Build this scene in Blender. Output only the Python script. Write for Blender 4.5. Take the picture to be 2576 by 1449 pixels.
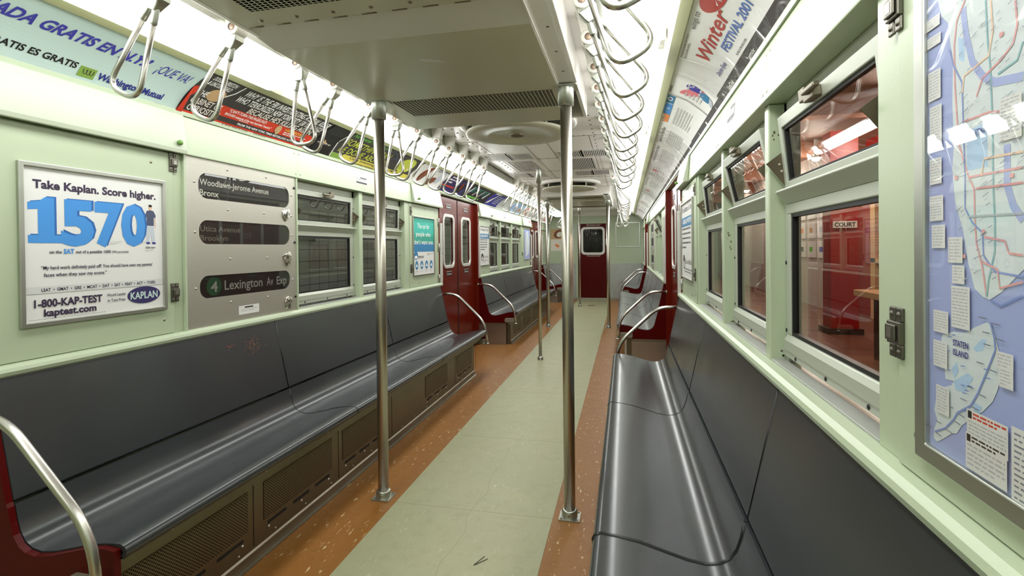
import bpy, bmesh, math, random
from mathutils import Vector, Matrix

random.seed(7)
for o in list(bpy.data.objects):
    bpy.data.objects.remove(o)
SC = bpy.context.scene
COL = SC.collection

# ------------------------------------------------------------------ camera
yaw, pitch, roll = .2204, -.0083, -.0106
FPX = 1270.4
cy_, sy_, cp_, sp_ = math.cos(yaw), math.sin(yaw), math.cos(pitch), math.sin(pitch)
fw = Vector((-sy_*cp_, cy_*cp_, sp_))
r0 = Vector((cy_, sy_, 0))
u0 = r0.cross(fw)
rr = r0*math.cos(roll) + u0*math.sin(roll)
uu = u0*math.cos(roll) - r0*math.sin(roll)
cam_d = bpy.data.cameras.new('camera')
cam = bpy.data.objects.new('camera', cam_d)
COL.objects.link(cam)
m = Matrix.Identity(4)
for i in range(3):
    m[i][0], m[i][1], m[i][2] = rr[i], uu[i], -fw[i]
m[0][3], m[1][3], m[2][3] = .731, 0, 1.25
cam.matrix_world = m
cam_d.sensor_width = 36
cam_d.lens = FPX/2576*36
cam_d.shift_y = -(724.5-636.03)/2576
cam_d.clip_start = .03
SC.camera = cam

# ------------------------------------------------------------------ world, exposure
SC.view_settings.view_transform = 'Standard'
SC.view_settings.look = 'None'
SC.view_settings.gamma = 1
SC.view_settings.use_curve_mapping = False
SC.view_settings.exposure = 0.0
LENS_POWER = 9.8          # emission of the fluorescent diffusers
STATION_POWER = 50.0       # watts of each platform lamp
W = bpy.data.worlds.new('world')
SC.world = W
W.use_nodes = True
W.node_tree.nodes['Background'].inputs[0].default_value = (.02, .018, .016, 1)
W.node_tree.nodes['Background'].inputs[1].default_value = .4

# ------------------------------------------------------------------ materials
def lin(r, g, b):
    f = lambda c: (c/255/12.92) if c/255 <= .04045 else ((c/255+.055)/1.055)**2.4
    return (f(r), f(g), f(b), 1)

class N:
    """small node helper"""
    def __init__(s, name):
        s.m = bpy.data.materials.new(name)
        s.m.use_nodes = True
        s.t = s.m.node_tree
        s.p = s.t.nodes['Principled BSDF']
    def n(s, typ, **kw):
        nd = s.t.nodes.new(typ)
        for k, v in kw.items():
            if k.startswith('i_'):
                key = k[2:]
                key = int(key) if key.isdigit() else key.replace('_', ' ')
                nd.inputs[key].default_value = v
            else:
                setattr(nd, k, v)
        return nd
    def l(s, a, b):
        s.t.links.new(a, b)
    def coords(s, scale=(1, 1, 1), rot=(0, 0, 0), kind='Object'):
        tc = s.n('ShaderNodeTexCoord')
        mp = s.n('ShaderNodeMapping')
        mp.inputs['Scale'].default_value = scale
        mp.inputs['Rotation'].default_value = rot
        s.l(tc.outputs[kind], mp.inputs[0])
        return mp.outputs[0]
    def noise(s, vec, scale, detail=3, rough=.5):
        nz = s.n('ShaderNodeTexNoise')
        nz.inputs['Scale'].default_value = scale
        nz.inputs['Detail'].default_value = detail
        nz.inputs['Roughness'].default_value = rough
        s.l(vec, nz.inputs['Vector'])
        return nz.outputs['Fac']
    def ramp(s, fac, stops):
        r = s.n('ShaderNodeValToRGB')
        e = r.color_ramp.elements
        while len(e) < len(stops):
            e.new(.5)
        for el, (p, c) in zip(e, stops):
            el.position = p
            el.color = c if len(c) == 4 else (*c, 1)
        s.l(fac, r.inputs[0])
        return r.outputs[0]
    def mix(s, fac, a, b):
        mx = s.n('ShaderNodeMix', data_type='RGBA')
        for val, idx in ((fac, 0), (a, 6), (b, 7)):
            if hasattr(val, 'is_linked'):
                s.l(val, mx.inputs[idx])
            else:
                mx.inputs[idx].default_value = val
        return mx.outputs[2]
    def math(s, op, a, b=None):
        md = s.n('ShaderNodeMath', operation=op)
        for val, idx in ((a, 0), (b, 1)):
            if val is None:
                continue
            if hasattr(val, 'is_linked'):
                s.l(val, md.inputs[idx])
            else:
                md.inputs[idx].default_value = val
        return md.outputs[0]
    def bump(s, h, strength=.2, dist=.002):
        b = s.n('ShaderNodeBump')
        b.inputs['Strength'].default_value = strength
        b.inputs['Distance'].default_value = dist
        s.l(h, b.inputs['Height'])
        s.l(b.outputs[0], s.p.inputs['Normal'])
    def set(s, color=None, rough=None, metal=None, spec=None, coat=None):
        p = s.p.inputs
        if color is not None:
            if hasattr(color, 'is_linked'):
                s.l(color, p['Base Color'])
            else:
                p['Base Color'].default_value = color
        for v, k in ((rough, 'Roughness'), (metal, 'Metallic'), (spec, 'Specular IOR Level'), (coat, 'Coat Weight')):
            if v is None:
                continue
            if hasattr(v, 'is_linked'):
                s.l(v, p[k])
            else:
                p[k].default_value = v
        return s.m

M = {}
def plain(name, rgb, rough=.5, metal=0, spec=.5, coat=0):
    M[name] = N(name).set(lin(*rgb), rough, metal, spec, coat)
    return M[name]

def paint(name, rgb, dirt, rough=.33, bump=.12, spec=.5):
    a = N(name)
    v = a.coords()
    big = a.noise(v, 3.0, 4)
    chips = a.noise(v, 42, 5, .65)
    c = a.mix(a.math('MULTIPLY', big, .35), lin(*rgb), lin(*dirt))
    k = a.ramp(chips, [(.735, (0, 0, 0)), (.75, (1, 1, 1))])
    c = a.mix(a.math('MULTIPLY', k, .6), c, lin(70, 66, 50))
    a.bump(a.noise(v, 160, 2), bump, .0012)
    M[name] = a.set(c, rough, None, spec)

paint('paint_green', (180, 192, 164), (168, 180, 150))
paint('paint_header', (176, 183, 162), (168, 176, 154), .3)
paint('paint_cream', (214, 210, 202), (200, 196, 186), .3, .06)
paint('paint_white', (238, 234, 228), (226, 222, 214), .28, .05)
paint('paint_red', (98, 24, 10), (78, 11, 6), .22, .1, .2)
paint('paint_red_deep', (80, 7, 6), (66, 5, 5), .3, .1, .15)
paint('paint_cream_shaded', (196, 193, 172), (182, 180, 158), .28, .06)  # shade under ventilation boxes and fan discs, put into the paint colour

def steel(name, rgb, rough, stretch=(1, 1, 60), streak=.12):
    a = N(name)
    v = a.coords(stretch)
    nz = a.noise(v, 8, 4)
    smear = a.noise(a.coords(), 5, 3)
    c = a.mix(a.math('MULTIPLY', nz, .5), lin(*rgb), lin(*[int(x*.72) for x in rgb]))
    rr_ = a.math('ADD', a.math('MULTIPLY', smear, streak), rough-streak*.5)
    M[name] = a.set(c, rr_, 1.0)
steel('steel_pole', (206, 200, 188), .34, (60, 60, 1))
steel('steel_bright', (216, 212, 204), .29, (1, 1, 1))
steel('aluminium', (198, 200, 190), .38, (1, 1, 1))
steel('steel_plate', (186, 183, 174), .34, (1, 30, 1))
steel('steel_sheet', (186, 188, 182), .42, (1, 1, 1))
M['steel_sheet'].node_tree.nodes['Principled BSDF'].inputs['Metallic'].default_value = .45
steel('steel_dark', (132, 125, 106), .4, (1, 30, 1), .2)
steel('steel_latch', (122, 118, 108), .4, (1, 1, 1), .2)
steel('steel_old', (150, 142, 124), .42, (1, 1, 1), .2)
paint('paint_trim_shaded', (136, 138, 100), (122, 124, 88), .4, .05)  # darker olive: the channel's shadowed side is put into its colour
plain('aluminium_painted', (180, 184, 170), .4, .25)

a = N('steel_textured')              # dimpled stainless sheet of the sign cabinet
v = a.coords((1, 300, 330))
wv = a.n('ShaderNodeTexVoronoi'); wv.inputs['Scale'].default_value = 1
a.l(v, wv.inputs['Vector'])
a.bump(wv.outputs['Distance'], .3, .0007)
M['steel_textured'] = a.set(lin(196, 194, 182), .38, .75)

def bench(name, rgb, rough, worn=(92, 78, 66)):
    a = N(name)
    v = a.coords()
    cloud = a.noise(v, 4.5, 5, .6)
    scr = a.noise(a.coords((9, 60, 40), (0, .5, .6)), 9, 4, .7)
    scr2 = a.noise(a.coords((50, 8, 30), (.4, .2, -.5)), 9, 4, .7)
    k = a.math('MAXIMUM', a.ramp(scr, [(.70, (0, 0, 0)), (.74, (1, 1, 1))]), a.ramp(scr2, [(.71, (0, 0, 0)), (.75, (1, 1, 1))]))
    spot = a.ramp(a.noise(v, 4.0, 4), [(.62, (0, 0, 0)), (.80, (1, 1, 1))])
    c = a.mix(a.math('MULTIPLY', spot, .12), lin(*rgb), lin(*worn))
    c = a.mix(a.math('MULTIPLY', k, .30), c, lin(150, 150, 142))
    r_ = a.math('ADD', a.math('MULTIPLY', cloud, .10), rough-.05)
    M[name] = a.set(c, r_, 0, .6)
bench('seat_grey', (52, 55, 57), .25)
bench('seat_grey_light', (72, 74, 76), .24, (110, 100, 92))
bench('seat_silver', (112, 114, 114), .22, (128, 122, 116))
plain('piping', (20, 20, 22), .3)
plain('rubber_black', (16, 15, 16), .5)
plain('black_void', (6, 6, 7), .7)
plain('bumper_pad', (122, 116, 100), .5)
plain('enamel_white', (216, 214, 204), .3)
plain('aluminium_white', (214, 212, 206), .35, .3)
plain('knob_green', (98, 140, 62), .35)
plain('speck_brown', (142, 98, 78), .5)
plain('rivet_brown', (176, 150, 130), .45, .2)
plain('bracket_brown', (98, 88, 70), .45, .5)
plain('tile_seam', (140, 138, 108), .7)

def vinyl(name, rgb, dark, fleck, amount, rough):
    a = N(name)
    v = a.coords((1, 1, 1))
    base = a.mix(a.noise(v, 2.2, 5, .6), lin(*rgb), lin(*dark))
    fine = a.noise(a.coords((60, 14, 1)), 3.2, 3, .6)
    base = a.mix(a.math('MULTIPLY', a.ramp(fine, [(.55, (0, 0, 0)), (.8, (1, 1, 1))]), .14), base, lin(*fleck))
    ang = a.noise(v, 1.3, 1)
    f1 = a.noise(a.coords((30, 7.5, 1), (0, 0, .28)), 2.2, 4, .62)
    mask = a.noise(v, 5.5, 2)
    k = a.math('MULTIPLY', a.ramp(f1, [(.625, (0, 0, 0)), (.64, (1, 1, 1))]), a.ramp(mask, [(.42, (0, 0, 0)), (.56, (1, 1, 1))]))
    base = a.mix(a.math('MULTIPLY', k, amount), base, lin(*fleck))
    f2 = a.noise(a.coords((30, 18, 1), (0, 0, -.5)), 3.4, 4, .6)
    kd = a.ramp(f2, [(.67, (0, 0, 0)), (.69, (1, 1, 1))])
    base = a.mix(a.math('MULTIPLY', kd, .4), base, lin(84, 66, 40))
    gr = a.noise(v, 14, 5, .7)
    base = a.mix(a.math('MULTIPLY', a.ramp(gr, [(.5, (0, 0, 0)), (.75, (1, 1, 1))]), .2), base, lin(*[int(x*.7) for x in rgb]))
    M[name] = a.set(base, a.math('ADD', a.math('MULTIPLY', gr, .25), rough), 0, .45)
vinyl('vinyl_green', (163, 162, 130), (152, 153, 120), (196, 196, 170), .5, .3)
vinyl('vinyl_orange', (146, 97, 39), (130, 84, 32), (212, 192, 150), .9, .3)

def perforated(name, base, hole, cell, fill, rough=.4, metal=.7, square=False, plane='YZ', rot45=True):
    a = N(name)
    tc = a.n('ShaderNodeTexCoord')
    sep = a.n('ShaderNodeSeparateXYZ')
    a.l(tc.outputs['Object'], sep.inputs[0])
    p = sep.outputs[plane[0]]
    q = sep.outputs[plane[1]]
    if rot45:
        p, q = a.math('ADD', p, q), a.math('SUBTRACT', p, q)
    cu, cv = cell if isinstance(cell, tuple) else (cell, cell)
    fu = a.math('ABSOLUTE', a.math('SUBTRACT', a.math('FRACT', a.math('MULTIPLY', p, 1/cu)), .5))
    fv = a.math('ABSOLUTE', a.math('SUBTRACT', a.math('FRACT', a.math('MULTIPLY', q, 1/cv)), .5))
    if square:
        d = a.math('MAXIMUM', fu, fv)
    else:
        d = a.math('SQRT', a.math('ADD', a.math('MULTIPLY', fu, fu), a.math('MULTIPLY', fv, fv)))
    k = a.math('LESS_THAN', d, fill)
    c = a.mix(k, lin(*base), lin(*hole))
    inv = a.math('SUBTRACT', 1, k)
    M[name] = a.set(c, rough, a.math('MULTIPLY', inv, metal), a.math('MULTIPLY', inv, .5))
perforated('grille_base', (112, 100, 80), (12, 10, 8), .0125, .30)
perforated('grille_ac', (186, 184, 164), (14, 14, 13), (.0185, .0125), .37, .4, 0, True, 'XY', False)

def emit(name, rgb, power):
    a = N(name)
    e = a.n('ShaderNodeEmission')
    e.inputs[0].default_value = lin(*rgb)
    e.inputs[1].default_value = power
    a.l(e.outputs[0], a.t.nodes['Material Output'].inputs[0])
    M[name] = a.m
emit('light_diffuser', (250, 252, 250), LENS_POWER)
emit('lamp_glow', (255, 226, 190), 30)

def glass(name, tint, boost):
    a = N(name)
    tr = a.n('ShaderNodeBsdfTransparent'); tr.inputs[0].default_value = (*tint, 1)
    gl = a.n('ShaderNodeBsdfGlossy'); gl.inputs['Roughness'].default_value = .012
    gl.inputs[0].default_value = (1, 1, 1, 1)
    ge = a.n('ShaderNodeNewGeometry')
    dt = a.n('ShaderNodeVectorMath', operation='DOT_PRODUCT')
    a.l(ge.outputs['Normal'], dt.inputs[0]); a.l(ge.outputs['Incoming'], dt.inputs[1])
    c5 = a.math('POWER', a.math('SUBTRACT', 1, a.math('ABSOLUTE', dt.outputs['Value'])), 5)
    fr = a.math('ADD', a.math('MULTIPLY', c5, (1-boost)*.5), boost)     # Schlick, both sides of the pane alike
    mx = a.n('ShaderNodeMixShader')
    a.l(fr, mx.inputs[0]); a.l(tr.outputs[0], mx.inputs[1]); a.l(gl.outputs[0], mx.inputs[2])
    a.l(mx.outputs[0], a.t.nodes['Material Output'].inputs[0])
    M[name] = a.m
glass('window_glass', (.86, .86, .84), .042)
glass('door_glass', (.8, .8, .78), .014)
glass('sign_glass', (.92, .92, .90), .03)
glass('poster_film', (.985, .985, .985), .035)
glass('creased_film', (.985, .985, .985), .06)

# printed inks and papers
for nm, rgb in dict(paper_white=(222, 221, 218), paper_blue=(192, 212, 206), paper_grey=(206, 206, 204), paper_bright=(244, 243, 240), ink_black=(22, 20, 22),
                    ink_plum=(52, 38, 66), ink_navy=(40, 44, 128), ink_blue=(66, 142, 214), ink_blue_dark=(40, 100, 170), ink_violet=(58, 54, 160),
                    ink_red=(206, 58, 34), ink_green=(128, 160, 70), ink_lime=(190, 200, 72), ink_yellow=(214, 200, 88), ink_teal=(34, 152, 132),
                    ink_teal_light=(52, 176, 160), ink_sea=(38, 120, 168), ink_white=(240, 240, 236), ink_grey=(150, 148, 146), ink_skin=(222, 184, 160),
                    ink_slate=(70, 78, 104), ink_brown=(120, 66, 40), ink_tan=(196, 160, 116), ink_char=(58, 54, 52), ink_pink=(226, 120, 130),
                    ink_orange=(232, 140, 80), map_water=(164, 175, 220), map_land=(214, 222, 224), map_park=(178, 206, 234), ink_fog=(190, 196, 206),
                    ink_line_green=(92, 150, 150), ink_line_red=(214, 120, 126), ink_line_blue=(92, 120, 190), ink_line_orange=(232, 176, 140),
                    ink_violet_dark=(48, 40, 92), paper_aged=(226, 218, 206), ink_bright_green=(110, 190, 70), sign_black=(20, 17, 17),
                    sign_white=(214, 212, 206), sign_grey=(120, 114, 104), sign_green=(22, 74, 48), sheet_lilac=(206, 206, 214), ink_rose=(190, 70, 70)).items():
    plain(nm, rgb, .45 if not nm.startswith('ink') else .5)

# the station
for nm, rgb in dict(map_line_red=(224, 160, 160), map_line_blue=(132, 150, 206), map_line_green=(140, 184, 188), map_line_orange=(236, 202, 172), map_text=(176, 180, 186), map_text_dark=(128, 134, 146)).items():
    plain(nm, rgb, .5)
a = N('station_tile')
v = a.coords((1, 1, 1))
br = a.n('ShaderNodeTexBrick', offset=0.0)
br.inputs['Color1'].default_value = lin(168, 172, 170)
br.inputs['Color2'].default_value = lin(158, 162, 160)
br.inputs['Mortar'].default_value = lin(40, 40, 40)
br.inputs['Scale'].default_value = 1
br.inputs['Mortar Size'].default_value = .003
br.inputs['Brick Width'].default_value = .15
br.inputs['Row Height'].default_value = .105
mp = a.n('ShaderNodeCombineXYZ'); sp = a.n('ShaderNodeSeparateXYZ')
a.l(v, sp.inputs[0]); a.l(sp.outputs[1], mp.inputs[0]); a.l(sp.outputs[2], mp.inputs[1]); a.l(mp.outputs[0], br.inputs['Vector'])
M['station_tile'] = a.set(br.outputs['Color'], .3)
paint('station_red', (150, 26, 22), (120, 20, 18), .4)
paint('station_grey', (190, 180, 172), (166, 158, 152), .6)
paint('station_brown', (118, 76, 60), (92, 58, 46), .45)
paint('station_beam', (138, 96, 74), (108, 74, 58), .6)
plain('station_dark', (50, 36, 34), .5)
plain('station_purple', (88, 66, 82), .4)
plain('station_beige', (206, 168, 120), .5)

# ------------------------------------------------------------------ mesh builder
ORG = {}
class MB:
    def __init__(s):
        s.v = []; s.f = []; s.sm = []
    def add(s, vs, fs, smooth=False):
        b = len(s.v)
        s.v += [Vector(p) for p in vs]
        for f in fs:
            s.f.append([b+i for i in f]); s.sm.append(smooth)
        return s
    def box(s, x0, x1, y0, y1, z0, z1):
        x0, x1 = sorted((x0, x1)); y0, y1 = sorted((y0, y1)); z0, z1 = sorted((z0, z1))
        p = [(x, y, z) for x in (x0, x1) for y in (y0, y1) for z in (z0, z1)]
        return s.add(p, [(0, 1, 3, 2), (4, 6, 7, 5), (0, 4, 5, 1), (2, 3, 7, 6), (0, 2, 6, 4), (1, 5, 7, 3)])
    def prism(s, pts, y0, y1, axis='y', smooth=False):
        """closed polygon extruded along an axis; pts are the two other coordinates"""
        n = len(pts)
        def P(a_, b_, t):
            return {'y': (a_, t, b_), 'x': (t, a_, b_), 'z': (a_, b_, t)}[axis]
        vs = [P(a_, b_, y0) for a_, b_ in pts]+[P(a_, b_, y1) for a_, b_ in pts]
        s.add(vs, [(i, (i+1) % n, n+(i+1) % n, n+i) for i in range(n)], smooth)
        b = len(s.v)-2*n
        s.f.append([b+i for i in range(n)][::-1]); s.sm.append(False)
        s.f.append([b+n+i for i in range(n)]); s.sm.append(False)
        return s
    def tube(s, path, r, n=12, cap=True):
        path = [Vector(p) for p in path]
        rings = []
        t0 = (path[1]-path[0]).normalized()
        ref = Vector((0, 0, 1)) if abs(t0.z) < .9 else Vector((0, 1, 0))
        nrm = t0.cross(ref).normalized()
        prev = t0
        vs = []
        for i, p in enumerate(path):
            if i == 0: t = t0
            elif i == len(path)-1: t = (path[i]-path[i-1]).normalized()
            else: t = ((path[i]-path[i-1]).normalized()+(path[i+1]-path[i]).normalized()).normalized()
            q = prev.rotation_difference(t)
            nrm = (q @ nrm).normalized(); prev = t
            bn = t.cross(nrm)
            rad = r[i] if isinstance(r, (list, tuple)) else r
            vs += [p+(nrm*math.cos(2*math.pi*k/n)+bn*math.sin(2*math.pi*k/n))*rad for k in range(n)]
        fs = []
        for i in range(len(path)-1):
            for k in range(n):
                fs.append((i*n+k, i*n+(k+1) % n, (i+1)*n+(k+1) % n, (i+1)*n+k))
        s.add(vs, fs, True)
        if cap:
            b = len(s.v)-len(vs)
            s.f.append([b+k for k in range(n)][::-1]); s.sm.append(False)
            e = b+(len(path)-1)*n
            s.f.append([e+k for k in range(n)]); s.sm.append(False)
        return s
    def lathe(s, prof, c=(0, 0, 0), n=48, axis='z'):
        """profile of (radius, height)"""
        vs = []
        for r, h in prof:
            for k in range(n):
                a_ = 2*math.pi*k/n
                x, y = r*math.cos(a_), r*math.sin(a_)
                d = {'z': (x, y, h), 'x': (h, x, y), 'y': (x, h, y)}[axis]
                vs.append((c[0]+d[0], c[1]+d[1], c[2]+d[2]))
        fs = []
        for i in range(len(prof)-1):
            for k in range(n):
                fs.append((i*n+k, i*n+(k+1) % n, (i+1)*n+(k+1) % n, (i+1)*n+k))
        return s.add(vs, fs, True)
    def build(s, name, mat, parent=None, smooth=None, bevel=0):
        me = bpy.data.meshes.new(name)
        org = Vector((0, 0, 0))
        if parent is not None:
            org = ORG[parent.name]
        me.from_pydata([tuple(p-org) for p in s.v], [], s.f)
        bm = bmesh.new(); bm.from_mesh(me)
        bmesh.ops.recalc_face_normals(bm, faces=bm.faces)
        bm.to_mesh(me); bm.free()
        me.materials.append(M[mat])
        for p, q in zip(me.polygons, s.sm):
            p.use_smooth = q if smooth is None else smooth
        o = bpy.data.objects.new(name, me)
        COL.objects.link(o)
        if parent is not None:
            o.parent = parent
        ORG[o.name] = org
        if bevel:
            b = o.modifiers.new('bevel', 'BEVEL')
            b.width = bevel; b.segments = 2; b.limit_method = 'ANGLE'; b.angle_limit = math.radians(50)
        return o

def thing(name, label, cat, loc=(0, 0, 0), group=None):
    o = bpy.data.objects.new(name, None)
    COL.objects.link(o)
    o.location = loc
    o.empty_display_size = .05
    o['label'] = label; o['category'] = cat
    if group: o['group'] = group
    ORG[o.name] = Vector(loc)
    return o
def tag(o, label, cat, group=None):
    o['label'] = label; o['category'] = cat
    if group: o['group'] = group
    return o
def struct(o, label=None):
    o['kind'] = 'structure'
    if label: o['label'] = label
    return o
def sroot(name, loc, label=None):
    o = bpy.data.objects.new(name, None); COL.objects.link(o)
    o.location = loc; o.empty_display_size = .05
    ORG[o.name] = Vector(loc); o['kind'] = 'structure'
    if label: o['label'] = label; o['category'] = name.split('_')[0]
    return o
def rounded(w, h, r, n=6, c=(0, 0)):
    pts = []
    for cx, cy, a0 in ((w/2-r, h/2-r, 0), (-w/2+r, h/2-r, 90), (-w/2+r, -h/2+r, 180), (w/2-r, -h/2+r, 270)):
        for k in range(n+1):
            a_ = math.radians(a0+90*k/n)
            pts.append((c[0]+cx+r*math.cos(a_), c[1]+cy+r*math.sin(a_)))
    return pts
def corner_snap(oo, hole, corners, n=6):
    """square outline matched sample by sample to a rounded hole (corner arcs in turn)"""
    for k, (cx, cz) in enumerate(corners):
        for i in range(n+1):
            hu, hv = hole[k*(n+1)+i]
            side = (i < n/2) if k % 2 == 0 else (i > n/2)
            oo[k*(n+1)+i] = (cx, cz) if i == n//2 else ((cx, hv) if side else (hu, cz))
    return oo
def ringprism(mb, outer, inner, x0, x1, axis='x'):
    """frame between two closed outlines with the same point count"""
    n = len(outer)
    def P(p, t):
        return {'x': (t, p[0], p[1]), 'y': (p[0], t, p[1]), 'z': (p[0], p[1], t)}[axis]
    vs = [P(p, x0) for p in outer]+[P(p, x0) for p in inner]+[P(p, x1) for p in outer]+[P(p, x1) for p in inner]
    fs = []
    for i in range(n):
        j = (i+1) % n
        fs += [(i, j, n+j, n+i), (2*n+i, 3*n+i, 3*n+j, 2*n+j), (i, 2*n+i, 2*n+j, j), (n+i, n+j, 3*n+j, 3*n+i)]
    mb.add(vs, fs)
    return mb
def fillet(pts, r, n=6):
    """round the inner corners of a polyline"""
    pts = [Vector(p) for p in pts]
    out = [pts[0]]
    for i in range(1, len(pts)-1):
        a_, b_, c_ = pts[i-1], pts[i], pts[i+1]
        d1 = (a_-b_); d2 = (c_-b_)
        k = min(r, d1.length*.48, d2.length*.48)
        p, q = b_+d1.normalized()*k, b_+d2.normalized()*k
        for t in range(n+1):
            t /= n
            out.append(p*(1-t)**2+b_*2*t*(1-t)+q*t*t)
    out.append(pts[-1])
    return out

# ------------------------------------------------------------------ lettering
TXT = {}
def glyphs(txt, bold, shear):
    key = (txt, bold, shear)
    if key in TXT: return TXT[key]
    cu = bpy.data.curves.new('t', 'FONT')
    cu.body = txt; cu.size = 1; cu.resolution_u = 3; cu.offset = bold; cu.shear = shear
    o = bpy.data.objects.new('t', cu)
    me = o.to_mesh()
    vs = [(p.co.x, p.co.y) for p in me.vertices]
    fs = [tuple(p.vertices) for p in me.polygons]
    o.to_mesh_clear()
    bpy.data.objects.remove(o); bpy.data.curves.remove(cu)
    if bold > .001 and (min(p[1] for p in vs) < -.5 or max(p[1] for p in vs) > 1.2 or min(p[0] for p in vs) < -.5):
        TXT[key] = glyphs(txt, bold*.6, shear)      # offset outline folded over itself
    else:
        TXT[key] = (vs, fs)
    return TXT[key]

class Print:
    """printed sheet: u runs in the reading direction, v upward, w out of the sheet (metres)"""
    def __init__(s, fn, step=.00003):
        s.fn = fn; s.parts = {}; s.k = 0; s.step = step
    def mb(s, part, mat):
        return s.parts.setdefault((part, mat), MB())
    def poly(s, pts, mat, part='print', w=None):
        if w is None:
            s.k += 1
            w = .0005+s.step*s.k
        s.mb(part, mat).add([s.fn(u, v_, w) for u, v_ in pts], [tuple(range(len(pts)))])
    def rect(s, ua, ub, va, vb, mat, part='print', nu=1, w=None):
        if w is None:
            s.k += 1
            w = .0005+s.step*s.k
        nv = 18 if nu > 1 else 3
        vs = [s.fn(ua+(ub-ua)*i/nu, va+(vb-va)*j/nv, w) for i in range(nu+1) for j in range(nv+1)]
        fs = [(i*(nv+1)+j, (i+1)*(nv+1)+j, (i+1)*(nv+1)+j+1, i*(nv+1)+j+1) for i in range(nu) for j in range(nv)]
        s.mb(part, mat).add(vs, fs)
    def ell(s, cu, cv, a_, b_, mat, part='print', n=24, rot=0):
        pts = []
        for k in range(n):
            t = 2*math.pi*k/n
            x, y = a_*math.cos(t), b_*math.sin(t)
            pts.append((cu+x*math.cos(rot)-y*math.sin(rot), cv+x*math.sin(rot)+y*math.cos(rot)))
        s.poly(pts, mat, part)
    def stroke(s, pts, wd, mat, part='print', w=None):
        if w is None:
            s.k += 1
            w = .0005+s.step*s.k
        vs = []
        for i, p in enumerate(pts):
            a_ = Vector(pts[max(0, i-1)]); b_ = Vector(pts[min(len(pts)-1, i+1)])
            d = (b_-a_).normalized()
            n_ = Vector((-d.y, d.x))*wd/2
            vs += [s.fn(p[0]+n_.x, p[1]+n_.y, w), s.fn(p[0]-n_.x, p[1]-n_.y, w)]
        s.mb(part, mat).add(vs, [(2*i, 2*i+1, 2*i+3, 2*i+2) for i in range(len(pts)-1)])
    def text(s, txt, ua, ub, va, h, mat, part='lettering', bold=.012, shear=0, slope=0):
        """fit a line between ua and ub, cap height h from baseline va"""
        vs, fs = glyphs(txt, bold, shear)
        if not vs: return
        s.k += 1
        w = .0008+s.step*s.k
        x0 = min(p[0] for p in vs); x1 = max(p[0] for p in vs)
        sx = (ub-ua)/(x1-x0); sy = h/.73
        s.mb(part, mat).add([s.fn(ua+(x-x0)*sx, va+y*sy+slope*(x-x0)*sx, w) for x, y in vs], fs)
    def lines(s, ua, ub, va, vb, n, mat, part='small_print', th=.45, seed=1):
        """rows of print too small to read in the photo"""
        rnd = random.Random(seed)
        st = (vb-va)/n
        s.k += 1
        w = .0005+s.step*s.k
        for i in range(n):
            v1 = vb-i*st
            u_ = ua
            end = ub if i < n-1 else ua+(ub-ua)*rnd.uniform(.4, .9)
            while u_ < end:
                ln = min(rnd.uniform(.4, 1.6)*st*1.6, end-u_)
                s.rect(u_, u_+ln, v1-st*th, v1, mat, part, w=w)
                u_ += ln+st*.4
    def build(s, parent, names=None):
        for (part, mat), mb in s.parts.items():
            mb.build(part.split('#')[0], mat, parent)

def on_wall(side, y0, z0, width, x=1.155):
    """sheet whose lower left corner (reading) is at y0,z0 on a side wall"""
    if side < 0:
        return lambda u, v, w: (-x+w, y0+u, z0+v)
    return lambda u, v, w: (x-w, y0+width-u, z0+v)

AD_A, AD_B, AD_C = Vector((1.150, 1.853)), Vector((1.083, 1.958)), Vector((.932, 2.012))
def adc(t):
    p = AD_A*(1-t)**2+AD_B*2*t*(1-t)+AD_C*t*t
    d = ((AD_B-AD_A)*(1-t)+(AD_C-AD_B)*t).normalized()
    return p, Vector((-d.y, d.x))
ADH = .285
def on_rack(side, y0, width):
    def fn(u, v, w):
        p, n_ = adc(min(max(v/ADH, -.05), 1.05))
        p = p+Vector((-abs(n_.x), -abs(n_.y)))*w
        return (side*p.x, y0+u if side < 0 else y0+width-u, p.y)
    return fn

# ================================================================== SETTING
YB, YE = -1.6, 12.465
# ---- floor
fl = MB()
fl.box(-1.17, 1.17, YB, YE, -.05, 0)
fl = struct(fl.build('floor', 'vinyl_orange'))
c_ = MB()
c_.box(-.388, .394, YB, YE, 0, .0016)
c_.build('aisle_runner', 'vinyl_green', fl)
sm = MB()
for yy in (.6, 1.42, 2.30, 3.22, 4.3, 5.4, 6.5, 7.6, 8.7, 9.8, 10.9):
    sm.box(-.388, .394, yy, yy+.002, .0014, .0019)
pts = [(.015+.012*math.sin(i*1.7)+.008*math.sin(i*4.1), YB+i*.12) for i in range(40)]
for i in range(len(pts)-1):
    (xa, ya), (xb, yb) = pts[i], pts[i+1]
    sm.add([(xa-.001, ya, .0019), (xa+.001, ya, .0019), (xb+.001, yb, .0019), (xb-.001, yb, .0019)], [(0, 1, 2, 3)])
sm.build('tile_seam', 'tile_seam', fl)

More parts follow.
